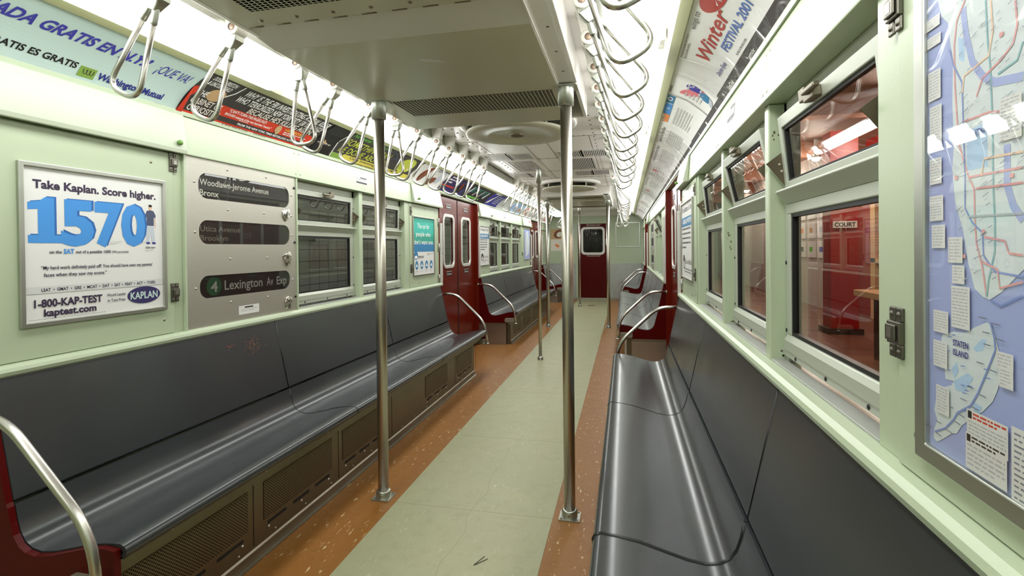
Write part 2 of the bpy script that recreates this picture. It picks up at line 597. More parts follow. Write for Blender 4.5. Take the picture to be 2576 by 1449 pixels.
# ---- ceiling
ce = MB()
ce.box(-.64, .64, YB, YE, 2.13, 2.16)
ce = struct(ce.build('ceiling', 'paint_white'))
cs = MB()
for s in (-1, 1):      # coffer above the light fixtures
    cs.prism([(s*.63, 2.13), (s*.66, 2.13), (s*.66, 2.10), (s*.90, 2.10), (s*.90, 2.06), (s*.935, 2.06), (s*.935, 2.2), (s*.63, 2.2)], YB, YE)
cs.build('light_coffer', 'paint_white', ce)
scr = MB()
for s in (-1, 1):
    for i in range(70):
        yy = 3.0+i*.13
        scr.lathe([(0, 2.124), (.006, 2.126), (.008, 2.13)], (s*.50, yy, 0), 6)
for yy in (3.98, 4.90, 5.72, 6.30):
    for i in range(-6, 7):
        scr.lathe([(0, 2.124), (.006, 2.126), (.008, 2.13)], (i*.085, yy, 0), 6)
scr.build('screws', 'steel_old', ce)
sm = MB()
for yy in (3.99, 4.91, 5.73, 6.31):
    sm.box(-.62, .62, yy, yy+.003, 2.128, 2.1302)
for xx in (-.46, -.1, .1, .46):
    sm.box(xx, xx+.003, 3.99, 6.31, 2.128, 2.1302)
sm.build('panel_seam', 'steel_dark', ce)

# ---- side walls -------------------------------------------------------------
WX = 1.155
WIN = {-1: [(2.625, 3.345), (3.395, 4.12), (6.975, 7.60), (7.66, 8.40), (8.46, 9.20)],
       1: [(.985, 1.655), (1.70, 2.375), (2.42, 3.15), (6.25, 6.86), (6.91, 7.52)]}
DOORS = {-1: [(4.97, 6.34), (10.15, 11.45)], 1: [(4.03, 5.44), (9.66, 10.86)]}
ZS, ZT = .905, 1.675       # sill and header
for s, nm in ((-1, 'wall_left'), (1, 'wall_right')):
    w = MB()
    cuts = [YB]
    for a_, b_ in sorted(DOORS[s]):
        cuts += [a_, b_]
    cuts.append(YE)
    for i in range(0, len(cuts), 2):
        w.box(s*WX, s*1.24, cuts[i], cuts[i+1], 0, ZS)         # below the sills
    # full height fields between windows and doors
    op = sorted(WIN[s]+DOORS[s])
    y = YB
    for a_, b_ in op:
        w.box(s*WX, s*1.24, y, a_, ZS, ZT)
        y = b_
    w.box(s*WX, s*1.24, y, YE, ZS, ZT)
    # header with a slanted face
    for i in range(0, len(cuts), 2):
        w.prism([(s*1.135, 1.676), (s*1.15, 1.853), (s*1.24, 1.853), (s*1.24, 1.676)], cuts[i], cuts[i+1])
    for a_, b_ in DOORS[s]:
        w.box(s*1.15, s*1.24, a_, b_, 1.835, 1.853)
    # back of the advertising rack
    w.prism([(s*1.155, 1.85), (s*1.095, 1.962), (s*.935, 2.022), (s*.935, 2.06), (s*1.24, 2.06), (s*1.24, 1.85)], YB, YE)
    struct(w.build(nm, 'paint_green', bevel=.004))
tn = 0
for s, wd in ((-1, 'left'), (1, 'right')):
    # rounded rail on top of the seat backs
    cuts = [YB]
    for a_, b_ in sorted(DOORS[s]):
        cuts += [a_-.01, b_+.01]
    cuts.append(YE)
    t = MB()
    for i in range(0, len(cuts), 2):
        pr = [(s*(1.139+.022*math.cos(k*math.pi/8)*-1), .889+.018*math.sin(k*math.pi/8)) for k in range(-4, 13)]
        pr = [(s*1.165, .868), (s*1.128, .868), (s*1.118, .876), (s*1.115, .887), (s*1.119, .897), (s*1.13, .905), (s*1.165, .907)]
        t.prism(pr, cuts[i], cuts[i+1], smooth=False)
    tn += 1
    struct(t.build('trim_%d' % tn, 'paint_green', bevel=.004))
    # advertising rack: lower lip and upper channel
    t = MB()
    t.prism([(s*1.150, 1.845), (s*1.146, 1.864), (s*1.139, 1.862), (s*1.142, 1.845)], YB, YE)
    tn += 1
    struct(t.build('trim_%d' % tn, 'paint_green'))
    t = MB()
    t.prism([(s*.945, 2.003), (s*.938, 1.996), (s*.905, 2.012), (s*.897, 2.035), (s*.905, 2.06), (s*.945, 2.06)], YB, YE)
    tn += 1
    struct(t.build('trim_%d' % tn, 'paint_trim_shaded'))
    # metal rail along the inner edge of the lights
    t = MB()
    t.prism([(s*.640, 2.13), (s*.640, 2.070), (s*.646, 2.052), (s*.664, 2.052), (s*.664, 2.13)], YB, YE)
    tn += 1
    struct(t.build('trim_%d' % tn, 'aluminium'))
    # wall seams in the header
    t = MB()
    for yy in {-1: (2.62, 3.38, 7.6, 8.4), 1: (1.62, 2.40, 3.2, 6.9)}[s]:
        t.add([(s*(1.1345), yy, 1.677), (s*1.1345, yy+.002, 1.677), (s*1.1492, yy+.002, 1.85), (s*1.1492, yy, 1.85)], [(0, 1, 2, 3)])
        for dy in (-.02, .022):
            for zz in (1.70, 1.82):
                xx = 1.135+(zz-1.676)/.177*.015
                t.lathe([(0, -s*.0025), (.006, -s*.0015), (.008, 0)], (s*xx, yy+dy, zz), 8, 'x')
    tn += 1
    struct(t.build('trim_%d' % tn, 'paint_header'))

# paint chips and grime on the right hand window posts
rq = random.Random(12)
b = MB()
def chip(x, y, z, r):
    n_ = 7
    b.add([(x-.0006, y+r*.7*math.cos(2*math.pi*i/n_)*rq.uniform(.5, 1.2), z+r*math.sin(2*math.pi*i/n_)*rq.uniform(.5, 1.2)) for i in range(n_)], [tuple(range(n_))])
def chip_face(x, y, z, r):
    n_ = 7
    b.add([(x+r*.7*math.cos(2*math.pi*i/n_)*rq.uniform(.5, 1.2), y-.0006, z+r*math.sin(2*math.pi*i/n_)*rq.uniform(.5, 1.2)) for i in range(n_)], [tuple(range(n_))])
for i in range(9): chip_face(1.178+rq.uniform(-.012, .012), 2.375, 1.28+rq.uniform(-.05, .05), rq.uniform(.002, .006))
for i in range(4): chip_face(1.176+rq.uniform(-.01, .01), 1.655, 1.59+rq.uniform(-.025, .02), rq.uniform(.003, .007))
for i in range(5): chip_face(1.190+rq.uniform(-.006, .006), 1.655, .915+rq.uniform(0, .02), rq.uniform(.003, .006))
for i in range(4): chip_face(1.190+rq.uniform(-.006, .006), 2.375, .915+rq.uniform(0, .02), rq.uniform(.003, .006))
b.build('paint_chip', 'steel_dark', bpy.data.objects['wall_right'])

# ---- window units -----------------------------------------------------------
wn = 0
def window(s, ya, yb, tilt):
    global wn
    wn += 1
    root = sroot('window_%d' % wn, (s*1.205, (ya+yb)/2, ZS))
    X = lambda d: s*d
    f = MB()
    # reveals and outer frame
    f.box(X(1.198), X(1.235), ya, ya+.028, ZS, ZT)
    f.box(X(1.198), X(1.235), yb-.028, yb, ZS, ZT)
    f.box(X(1.198), X(1.235), ya, yb, 1.628, ZT)
    f.box(X(1.190), X(1.235), ya, yb, .925, .945)
    f.build('window_frame', 'aluminium_painted', root, bevel=.003)
    sl = MB()
    sl.box(X(1.157), X(1.198), ya+.001, yb-.001, .9052, .912)
    sl.build('sill', 'steel_sheet', root, bevel=.002)
    lo = MB()
    z0, z1 = .945, 1.372
    lo.prism([(X(1.186), z0), (X(1.186), z0+.030), (X(1.196), z0+.045), (X(1.222), z0+.045), (X(1.222), z0)], ya+.028, yb-.028)
    lo.box(X(1.196), X(1.222), ya+.028, ya+.056, z0+.045, z1-.03)
    lo.box(X(1.196), X(1.222), yb-.056, yb-.028, z0+.045, z1-.03)
    lo.box(X(1.196), X(1.222), ya+.028, yb-.028, z1-.03, z1)
    lo.prism([(X(1.196), z1), (X(1.166), z1+.034), (X(1.168), z1+.040), (X(1.222), z1+.040), (X(1.222), z1)], ya+.02, yb-.02)
    lower = lo.build('lower_sash', 'aluminium_painted', root, bevel=.003)
    gk = MB()
    o_ = [(ya+.056, z0+.045), (yb-.056, z0+.045), (yb-.056, z1-.03), (ya+.056, z1-.03)]
    i_ = [(ya+.066, z0+.055), (yb-.066, z0+.055), (yb-.066, z1-.040), (ya+.066, z1-.040)]
    ringprism(gk, o_, i_, X(1.200), X(1.216))
    gk.build('gasket', 'rubber_black', lower)
    g = MB(); g.box(X(1.208), X(1.211), ya+.056, yb-.056, z0+.045, z1-.03)
    g.build('pane', 'window_glass', lower)
    # hopper sash hinged at the bottom, tilting inward
    zb, zt = z1+.042, 1.626
    px, pz = 1.196, zb
    ct, st = math.cos(tilt), math.sin(tilt)
    def T(mb):
        for p in mb.v:
            dx, dz = abs(p.x)-px, p.z-pz
            p.x = s*(px+dx*ct-dz*st); p.z = pz+dx*st+dz*ct
        return mb
    h = MB()
    a1, b1 = ya+.030, yb-.030
    ringprism(h, [(a1, zb), (b1, zb), (b1, zt), (a1, zt)], [(a1+.024, zb+.022), (b1-.024, zb+.022), (b1-.024, zt-.034), (a1+.024, zt-.034)], X(1.192), X(1.216))
    hop = T(h).build('hopper_sash', 'aluminium_painted', root, bevel=.002)
    gk = MB()
    ringprism(gk, [(a1+.024, zb+.022), (b1-.024, zb+.022), (b1-.024, zt-.034), (a1+.024, zt-.034)], [(a1+.034, zb+.028), (b1-.034, zb+.028), (b1-.034, zt-.042), (a1+.034, zt-.042)], X(1.198), X(1.212))
    T(gk).build('gasket', 'rubber_black', hop)
    g = MB(); g.box(X(1.204), X(1.207), a1+.024, b1-.024, zb+.022, zt-.034)
    T(g).build('pane', 'window_glass', hop)
    lt = MB()
    ym = (ya+yb)/2
    lt.box(X(1.172), X(1.193), ym-.035, ym+.03, zt-.03, zt-.004)
    lt.box(X(1.160), X(1.175), ym-.075, ym+.005, zt-.017, zt-.006)
    lt.box(X(1.176), X(1.193), ym+.03, ym+.07, zt-.02, zt+.012)
    T(lt).build('latch', 'steel_old', hop, bevel=.003)
    for yy in (ya+.0275, yb-.0305):                # stop plates at both jambs
        b = MB()
        b.prism([(X(1.198), 1.418), (X(1.156), 1.474), (X(1.140), 1.492), (X(1.198), 1.536)], yy, yy+.003)
        br_ = b.build('stop_bracket', 'bracket_brown', root)
        rv = MB()
        for xx, zz in ((1.178, 1.488), (1.184, 1.468)):
            rv.lathe([(0, -.003), (.005, -.002), (.006, 0)] if yy > ym else [(0, .006), (.005, .005), (.006, .003)], (X(xx), yy, zz), 8, 'y')
        rv.build('rivet', 'steel_old', br_)
    sc_ = MB()
    for zz in (1.0, 1.2, 1.55):
        for yy in (ya+.014, yb-.014):
            sc_.lathe([(0, -s*.003), (.005, -s*.002), (.006, 0)], (X(1.198), yy, zz), 8, 'x')
    for k in range(3):
        sc_.lathe([(0, -s*.003), (.005, -s*.002), (.006, 0)], (X(1.190), ya+.12+k*(yb-ya-.24)/2, .935), 8, 'x')
    sc_.build('screws', 'rubber_black', root)
    return root
TILT = {-1: [.02, .02, .03, .03, .03], 1: [.10, .22, .10, .42, .06]}
for s in (-1, 1):
    for (a_, b_), tl in zip(WIN[s], TILT[s]):
        window(s, a_, b_, tl)

# ---- sliding doors ----------------------------------------------------------
dn = 0
def door_sign(root, s, yc, z, x):
    b = MB(); b.box(s*x, s*(x-.002), yc-.085, yc+.085, z, z+.045)
    sg = b.build('warning_plate', 'sign_black', root)
    P = Print(on_wall(s, yc-.085, z, .17, x-.002))
    P.text('Do not lean on door', .028, .165, .012, .018, 'ink_white')
    P.poly([(.008, .008), (.018, .008), (.018, .026), (.008, .026)], 'ink_red', 'red_mark')
    P.rect(0, .17, .047, .050, 'ink_white', 'rule')
    P.build(sg)
def sliding_door(s, ya, yb):
    global dn
    dn += 1
    ym = (ya+yb)/2
    root = sroot('door_%d' % dn, (s*1.2, ym, 0))
    j = MB()
    j.box(s*1.140, s*1.24, ya-.035, ya+.022, 0, 1.835)
    j.box(s*1.140, s*1.24, yb-.022, yb+.035, 0, 1.835)
    j.build('jamb', 'paint_red', root, bevel=.004)
    h = MB(); h.box(s*1.215, s*1.24, ya, yb, 1.80, 1.835)
    h.build('door_header', 'black_void', root)
    gp = MB()
    for yy in (ya+.022, yb-.05):
        gp.box(s*1.226, s*1.236, yy, yy+.028, 0, 1.82)
    gp.build('pocket_gap', 'black_void', root)
    for k, (a_, b_) in enumerate(((ya+.03, ym-.004), (ym+.004, yb-.03))):
        lf = MB()
        cyy, wz = (a_+b_)/2+(.02 if k == 0 else -.02), (1.045, 1.635)
        outer = [(a_, 0), (b_, 0), (b_, 1.82), (a_, 1.82)]
        hole = rounded(.36, wz[1]-wz[0], .075, 6, (cyy, (wz[0]+wz[1])/2))
        # leaf as a frame: outer points matched to the rounded hole
        oo = []
        for (u, v) in hole:
            du, dv = u-cyy, v-(wz[0]+wz[1])/2
            # project onto the outer rectangle
            tx = ((b_-cyy) if du > 0 else (cyy-a_))/max(abs(du), 1e-6)
            tz = ((1.82-(wz[0]+wz[1])/2) if dv > 0 else ((wz[0]+wz[1])/2))/max(abs(dv), 1e-6)
            t = min(tx, tz)
            oo.append((cyy+du*t, (wz[0]+wz[1])/2+dv*t))
        # snap corner samples
        corner_snap(oo, hole, [(b_, 1.82), (a_, 1.82), (a_, 0), (b_, 0)])
        ringprism(lf, oo, hole, s*1.190, s*1.222)
        leaf = lf.build('door_leaf', 'paint_red', root)
        fr = MB()
        ringprism(fr, rounded(.372, wz[1]-wz[0]+.012, .08, 6, (cyy, (wz[0]+wz[1])/2)), rounded(.30, wz[1]-wz[0]-.06, .055, 6, (cyy, (wz[0]+wz[1])/2)), s*1.180, s*1.195)
        fr.build('window_surround', 'aluminium_white', leaf, bevel=.005)
        g = MB(); g.prism(rounded(.33, wz[1]-wz[0]-.03, .06, 6, (cyy, (wz[0]+wz[1])/2)), s*1.203, s*1.206, 'x')
        g.build('pane', 'window_glass', leaf)
        ed = MB()
        e = b_-.006 if k == 0 else a_-.006
        ed.box(s*1.186, s*1.225, e, e+.012, 0, 1.82)
        ed.build('rubber_edge', 'rubber_black', leaf)
        door_sign(leaf, s, cyy, .955, 1.190)
        door_sign(leaf, s, cyy, 1.70, 1.190)
    th = MB(); th.box(s*1.165, s*1.235, ya, yb, 0, .012)
    th.build('threshold', 'steel_dark', root)
    for yy, (za, zb) in ((ya-.032, (.90, 1.52)), (yb+.006, (.885, 1.56))):
        g = MB(); g.box(s*1.118, s*1.145, yy, yy+.026, za, zb)
        gd = g.build('guard_strip', 'aluminium_white', root, bevel=.004)
        sc_ = MB()
        for zz in (za+.02, (za+zb)/2, zb-.02):
            sc_.lathe([(0, -s*.002), (.004, -s*.002), (.005, 0)], (s*1.118, yy+.013, zz), 8, 'x')
        sc_.build('screws', 'rubber_black', gd)
    return root
for s in (-1, 1):
    for a_, b_ in DOORS[s]:
        sliding_door(s, a_, b_)

# ---- far end wall -----------------------------------------------------------
w = MB()
DL, DR, DT = -.40, .33, 1.84
w.box(-1.24, DL, YE, YE+.06, 0, 2.2)
w.box(DR, 1.24, YE, YE+.06, 0, 2.2)
w.box(DL, DR, YE, YE+.06, DT, 2.2)
wf = struct(w.build('wall_front', 'paint_green'))
b = MB()
b.box(-1.12, DL-.05, YE-.008, YE, .02, .862)
b.box(DR+.05, 1.12, YE-.008, YE, .02, .862)
b.build('steel_wainscot', 'steel_sheet', wf)
b = MB()
b.box(-1.12, DL-.05, YE-.014, YE, .862, .880)
b.box(DR+.05, 1.12, YE-.014, YE, .862, .880)
b.build('wainscot_cap', 'aluminium', wf)
b = MB()
b.box(-.62, .62, YE-.05, YE, 2.03, 2.13)
b.build('cross_beam', 'paint_cream', wf)
dn += 1
root = sroot('door_%d' % dn, ((DL+DR)/2, YE+.02, 0))
b = MB()
hole = rounded(.50, .60, .06, 6, (-.035, 1.42))
oo = []
for u, v in hole:
    du, dv = u+.035, v-1.42
    t = min(((DR+.035) if du > 0 else (-.035-DL))/max(abs(du), 1e-6), ((DT-1.42) if dv > 0 else 1.42)/max(abs(dv), 1e-6))
    oo.append((-.035+du*t, 1.42+dv*t))
corner_snap(oo, hole, [(DR, DT), (DL, DT), (DL, 0), (DR, 0)])
ringprism(b, oo, hole, YE+.012, YE+.05, 'y')
leaf = b.build('door_leaf', 'paint_red_deep', root)
b = MB()
ringprism(b, rounded(.58, .68, .09, 6, (-.035, 1.42)), rounded(.47, .57, .055, 6, (-.035, 1.42)), YE+.0, YE+.016, 'y')
b.build('window_surround', 'aluminium_white', leaf, bevel=.006)
b = MB(); b.prism(rounded(.49, .59, .06, 6, (-.035, 1.42)), YE+.024, YE+.028, 'y')
b.build('pane', 'door_glass', leaf)
for z in (1.04, 1.785):
    P = Print(lambda u, v, w, z=z: (-.20+u, YE+.012-w, z+v))
    P.text('Do not lean on door', .03, .34, .0, .02, 'ink_white')
    P.rect(0, .36, .032, .036, 'ink_white', 'rule')
    P.rect(.005, .015, -.005, .022, 'ink_red', 'red_mark')
    P.build(leaf)
b = MB(); b.box(DL-.02, DR+.02, YE-.03, YE+.05, 0, .03)
b.build('threshold', 'steel_plate', root)
b = MB(); b.box(.27, .30, YE-.02, YE+.012, 1.32, 1.47)
b.build('door_handle', 'steel_bright', leaf, bevel=.006)
# tunnel behind the end door and back end of the car
w = MB(); w.box(-1.24, 1.24, YB-.06, YB, 0, 2.2)
struct(w.build('wall_back', 'paint_green'))

# ---- headers (hinged covers with a green knob) -------------------------------
n_ = 0
for s, a_, b_, lab in ((-1, .2, 1.838, 'long hinged header cover with green knob above the white test-prep poster'),
                       (-1, 4.235, 4.945, 'short header cover with green knob above the teal poster, left wall'),
                       (-1, 6.38, 6.96, 'short header cover just past the nearest left red doors'),
                       (-1, 9.25, 10.10, 'header cover with a small red notice before the far left red doors'),
                       (1, 3.46, 3.985, 'header cover with green knob beside the nearest right red doors'),
                       (1, 8.95, 9.60, 'header cover with green knob before the far right red doors')):
    r_ = thing('header_cover', lab, 'panel', (s*1.13, (a_+b_)/2, 1.68))
    b = MB()
    hx = 1.119 if b_ < 2 else 1.105
    b.prism([(s*hx, 1.672), (s*(hx-.002), 1.69), (s*1.138, 1.846), (s*1.148, 1.846), (s*1.134, 1.676)], a_, b_)
    b.build('cover', 'paint_header', r_, bevel=.004)
    k = MB()
    yk = b_-.045 if b_ < 2 else (b_-.06 if s > 0 and b_ > 8 else (a_+.09 if a_ < 5 and s < 0 else (b_-.12 if s > 0 else b_-.05)))
    xk = hx+.003
    k.lathe([(0, -s*.020), (.006, -s*.0195), (.010, -s*.016), (.0115, -s*.010), (.010, -s*.004), (.007, 0)], (s*xk, yk, 1.716), 14, 'x')
    k.build('knob', 'knob_green', r_)

# ---- car number / notice stickers on the header
for s, yc, zc, wd, hg, lab in ((-1, 3.36, 1.757, .16, .05, 'small black and white notice sticker on left header above the windows'),
                               (1, 2.14, 1.775, .13, .055, 'small black and white notice sticker on right header above the windows'),
                               (-1, 7.86, 1.765, .10, .05, 'tiny grey notice sticker on far left header'),
                               (-1, 9.9, 1.75, .16, .10, 'small red and white notice on the header before the far left doors')):
    def fn(u, v, w, s=s, yc=yc, zc=zc, wd=wd, hg=hg):
        z = zc-hg/2+v
        x = 1.135+(z-1.676)/.177*.015
        if yc > 9: x = 1.103+(z-1.69)/.156*.035-.001
        return (s*(x-w-.0006), yc-wd/2+u if s < 0 else yc+wd/2-u, z)
    r_ = thing('sticker', lab, 'sticker', fn(wd/2, hg/2, 0))
    P = Print(fn)
    P.rect(0, wd, 0, hg, 'ink_white', 'backing')
    if yc > 9:
        P.rect(0, wd, hg*.55, hg, 'ink_red', 'print'); P.ell(wd*.5, hg*.3, .02, .02, 'ink_rose')
    else:
        P.rect(wd*.02, wd*.98, hg*.02, hg*.30, 'ink_black'); P.rect(wd*.4, wd*.98, hg*.8, hg*.98, 'ink_black')
        P.lines(wd*.06, wd*.94, hg*.34, hg*.78, 3, 'ink_black', seed=int(yc*10))
    P.build(r_)

# ================================================================== LIGHTS
ORDINAL = ['nearest', 'second', 'third', 'fourth', 'fifth', 'sixth', 'seventh', 'eighth']
for s, sd in ((-1, 'left'), (1, 'right')):
    ys = [-1.1+1.6*k for k in range(-1, 9)]
    for k, y0 in enumerate(ys):
        a_, b_ = max(y0+.055, YB), min(y0+1.6-.055, YE-.05)
        if s < 0 and k == 6: a_ += .30
        if b_-a_ < .3 or a_ > 11.0: continue
        near = ('fluorescent ceiling light of the %s row overhead, just behind the camera' % sd if k < 2 else
                '%s fluorescent ceiling light in the %s row, counted away from the camera' % (ORDINAL[k-2], sd))
        r_ = thing('ceiling_light', near, 'light', (s*.78, (a_+b_)/2, 2.1), 'fluorescent lights in the %s row' % sd)
        lens = MB()
        prof = []
        for i in range(17):
            a_l = math.pi*i/16
            cx_, sx_ = math.cos(a_l), math.sin(a_l)
            zz = sx_**.45
            hw = .106-.016*zz
            x = .773-.010*zz-hw*math.copysign(abs(cx_)**.45, cx_)
            prof.append((x, 2.062-.094*zz))
        # ends rounded down to nothing
        stations = [(0, .15), (.012, .55), (.035, .85), (.07, 1.0)]
        L_ = b_-a_
        st = [(a_+d, f) for d, f in stations]+[(b_-d, f) for d, f in reversed(stations)]
        vs = []
        for yy, f in st:
            for x, z in prof:
                vs.append((s*x, yy, 2.075-(2.075-z)*f))
        n1 = len(prof)
        fs = [(i*n1+j, i*n1+j+1, (i+1)*n1+j+1, (i+1)*n1+j) for i in range(len(st)-1) for j in range(n1-1)]
        lens.add(vs, fs, True)
        lens.build('diffuser', 'light_diffuser', r_)
        for ea, eb in ((a_-.03, a_-.002), (b_+.002, b_+.03)):
            e = MB(); e.box(s*.668, s*.893, ea, eb, 2.055, 2.10)
            e.build('end_cap', 'enamel_white', r_, bevel=.004)

# ================================================================== BENCHES
SEATP = [(.646, .392), (.636, .402), (.634, .415), (.640, .427), (.656, .434), (.70, .431), (.76, .422), (.83, .403), (.89, .387),
         (.94, .380), (.975, .386), (1.002, .402), (1.020, .430), (1.031, .465), (1.040, .508)]
def offset_profile(p, d):
    out = []
    for i, q in enumerate(p):
        a_, b_ = Vector(p[max(0, i-1)]), Vector(p[min(len(p)-1, i+1)])
        t = (b_-a_).normalized()
        n_ = Vector((t.y, -t.x))
        out.append((q[0]+n_.x*d, q[1]+n_.y*d))
    return out
def long_bench(s, y0, y1, nseg, label, mat, grilles, near_arm=True, far_arm=True, near_panel=True, group='long benches along the car sides', sh=None):
    r_ = thing('bench', label, 'bench', (s*.9, (y0+y1)/2, 0), group)
    L_ = (y1-y0)/nseg
    under = offset_profile(SEATP, .014)
    for k in range(nseg):
        a_, b_ = y0+k*L_+.002, y0+(k+1)*L_-.002
        mb = MB()
        poly = SEATP+under[::-1]
        mb.prism([(s*x, z) for x, z in poly], a_, b_, smooth=True)
        o = mb.build('seat', mat, r_)
        o.data.set_sharp_from_angle(angle=math.radians(40))
        bk = MB()
        bp = [(1.046, .518), (1.124, .874), (1.1335, .8775), (1.146, .872), (1.074, .512), (1.058, .508)]
        bk.prism([(s*x, z) for x, z in bp], a_, b_)
        bk.build('backrest', mat, r_, bevel=.004)
        if k:
            pi_ = MB()
            up = offset_profile(SEATP, -.0015)
            pi_.tube([(s*x, y0+k*L_, z) for x, z in offset_profile(SEATP, .0012)], .0060 if s > 0 and y0 < 1 and k == 1 else .0034, 8)
            pi_.tube([(s*1.0475, y0+k*L_, .516), (s*1.1250, y0+k*L_, .874)], .0034, 6)
            pi_.build('piping', 'piping', r_)
    # metal ledge under the seat nose
    b = MB()
    b.prism([(s*.655, .376), (s*.655, .390), (s*.75, .394), (s*.75, .376)], y0, y1)
    b.prism([(s*.688, .372), (s*.688, .340), (s*.694, .340), (s*.70, .372)], y0+.03, y1-.03)
    b.build('seat_ledge', 'steel_dark', r_)
    # heater base
    b = MB()
    b.box(s*.743, s*1.10, y0+.04, y1-.10 if far_arm else y1, 0, .372)
    base = b.build('base_panel', 'steel_dark', r_)
    b = MB()
    b.prism([(s*.743, .048), (s*.736, .042), (s*.734, .022), (s*.730, .010), (s*.718, .004), (s*.718, 0), (s*.75, 0), (s*.75, .048)], y0+.04, y1-.10 if far_arm else y1)
    b.build('floor_cove', 'steel_old', r_)
    for a_, b2 in grilles:
        g = MB(); g.box(s*.7405, s*.7435, a_, b2, .135, .292)
        gr = g.build('heater_grille', 'grille_base', r_)
        st = MB()
        w3 = (b2-a_)/3
        for k in range(3):
            st.prism(rounded(w3*.72, .012, .0058, 4, (a_+w3*(k+.5), .112)), s*.7415, s*.7435, 'x')
        st.build('slot', 'black_void', gr)
        sc_ = MB()
        for k in range(3):
            for zz in (.310, .092):
                sc_.lathe([(0, -s*.004), (.005, -s*.003), (.007, 0)], (s*.7425, a_+.03+k*(b2-a_-.06)/2, zz), 8, 'x')
        sc_.build('screws', 'steel_plate', gr)
    sm = MB()
    for k in range(1, int((y1-y0)/.62)+1):
        sb = MB(); sb.box(s*.7418, s*.744, y0+k*.62, y0+k*.62+.0025, .06, .34); sb.build('base_seam', 'black_void', r_)
    sc_ = MB()
    for k in range(int((y1-y0-.2)/.21)):
        sc_.lathe([(0, -s*.004), (.005, -s*.003), (.007, 0)], (s*.7425, y0+.12+k*.21, .062), 8, 'x')
    sc_.build('screws', 'steel_old', r_)
    sc_ = MB()
    for k in range(int((y1-y0)/.42)):
        sc_.lathe([(0, -s*.003), (.004, -s*.002), (.005, 0)], (s*.6475, y0+.16+k*.42, .392), 8, 'x')
    sc_.build('screws', 'steel_plate', r_)
    # red end panels, bumper pads and armrests
    for at, d, arm in ((y0, -1, near_arm), (y1, 1, far_arm)):
        pan = [(.652, .345), (.652, .424)]+[(x, z-.004) for x, z in SEATP[5:]]+[(1.046, .516), (1.122, .872), (1.152, .872), (1.152, .283), (.80, .283), (.78, .345)]
        if near_panel or d > 0:
            b = MB()
            b.prism([(s*x, z) for x, z in pan], at, at+d*.018)
            b.build('end_panel', 'paint_red_deep', r_)
            b = MB()
            b.box(s*.79, s*1.15, at, at+d*.012, 0, .283)
            b.build('end_base', 'steel_plate', r_)
            b = MB()
            b.box(s*.79, s*1.15, at+d*.012, at+d*.015, .255, .281)
            b.build('base_strip', 'steel_old', r_)
        if arm:
            b = MB()
            b.prism(rounded(.135, .058, .022, 5, (s*.735, .322)), at+d*.0, at+d*.05, 'y')
            b.build('bumper_pad', 'bumper_pad', r_, bevel=.006)
            ya = at+d*.062
            path = fillet([(s*1.150, ya, .788), (s*.975, ya, .788), (s*.672, ya, .498), (s*.650, ya, .285)], .11, 7)
            b = MB(); b.tube(path, .0135, 14)
            am = b.build('armrest', 'steel_bright', r_)
            b = MB()
            b.lathe([(0, 0), (.024, 0), (.024, -s*.008), (.016, -s*.014)], (s*1.152, ya, .788), 16, 'x')
            b.lathe([(0, .282), (.022, .282), (.022, .290), (.0145, .296)], (s*.650, ya, 0), 16, 'z')
            b.box(s*.640, s*.74, ya-.012, ya+.012, .279, .286)
            b.build('mount', 'aluminium', am)
    return r_
long_bench(-1, 1.13, 4.90, 3, 'long dark grey bench along the left wall below the poster and sign cabinet', 'seat_grey',
           [(1.17, 1.72), (1.81, 2.31), (2.41, 2.87), (3.55, 4.03), (4.28, 4.72)])
long_bench(1, .20, 3.97, 3, 'long shiny grey bench along the right wall below the open windows', 'seat_grey',
           [(.5, 1.0), (1.2, 1.7), (2.0, 2.5), (3.0, 3.5)], near_arm=False, near_panel=False)
long_bench(-1, 6.40, 10.09, 3, 'long grey bench beyond the nearest left red doors', 'seat_grey_light', [(6.6, 7.1), (7.3, 7.9), (8.1, 8.7), (8.9, 9.5)])
long_bench(1, 5.50, 9.60, 4, 'long silver grey bench beyond the nearest right red doors', 'seat_silver', [(5.7, 6.2), (6.5, 7.1), (7.3, 7.9), (8.2, 8.8)])
long_bench(-1, 11.53, 12.40, 1, 'short silver bench in the far left corner beside the end wall', 'seat_silver', [], far_arm=False)
long_bench(1, 10.93, 12.40, 2, 'short silver bench in the far right corner beside the end wall', 'seat_silver', [], far_arm=False)

# reddish brown specks scattered on the long left bench
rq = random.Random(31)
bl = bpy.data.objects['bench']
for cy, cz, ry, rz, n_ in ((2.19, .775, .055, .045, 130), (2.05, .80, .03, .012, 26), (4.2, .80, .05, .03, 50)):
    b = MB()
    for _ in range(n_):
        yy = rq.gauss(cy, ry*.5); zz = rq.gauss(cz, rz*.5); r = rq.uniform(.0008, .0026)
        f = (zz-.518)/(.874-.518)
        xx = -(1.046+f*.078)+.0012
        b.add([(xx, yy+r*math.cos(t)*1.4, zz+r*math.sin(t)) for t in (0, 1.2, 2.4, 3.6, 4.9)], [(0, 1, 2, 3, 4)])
    b.build('seat_specks', 'speck_brown', bl)

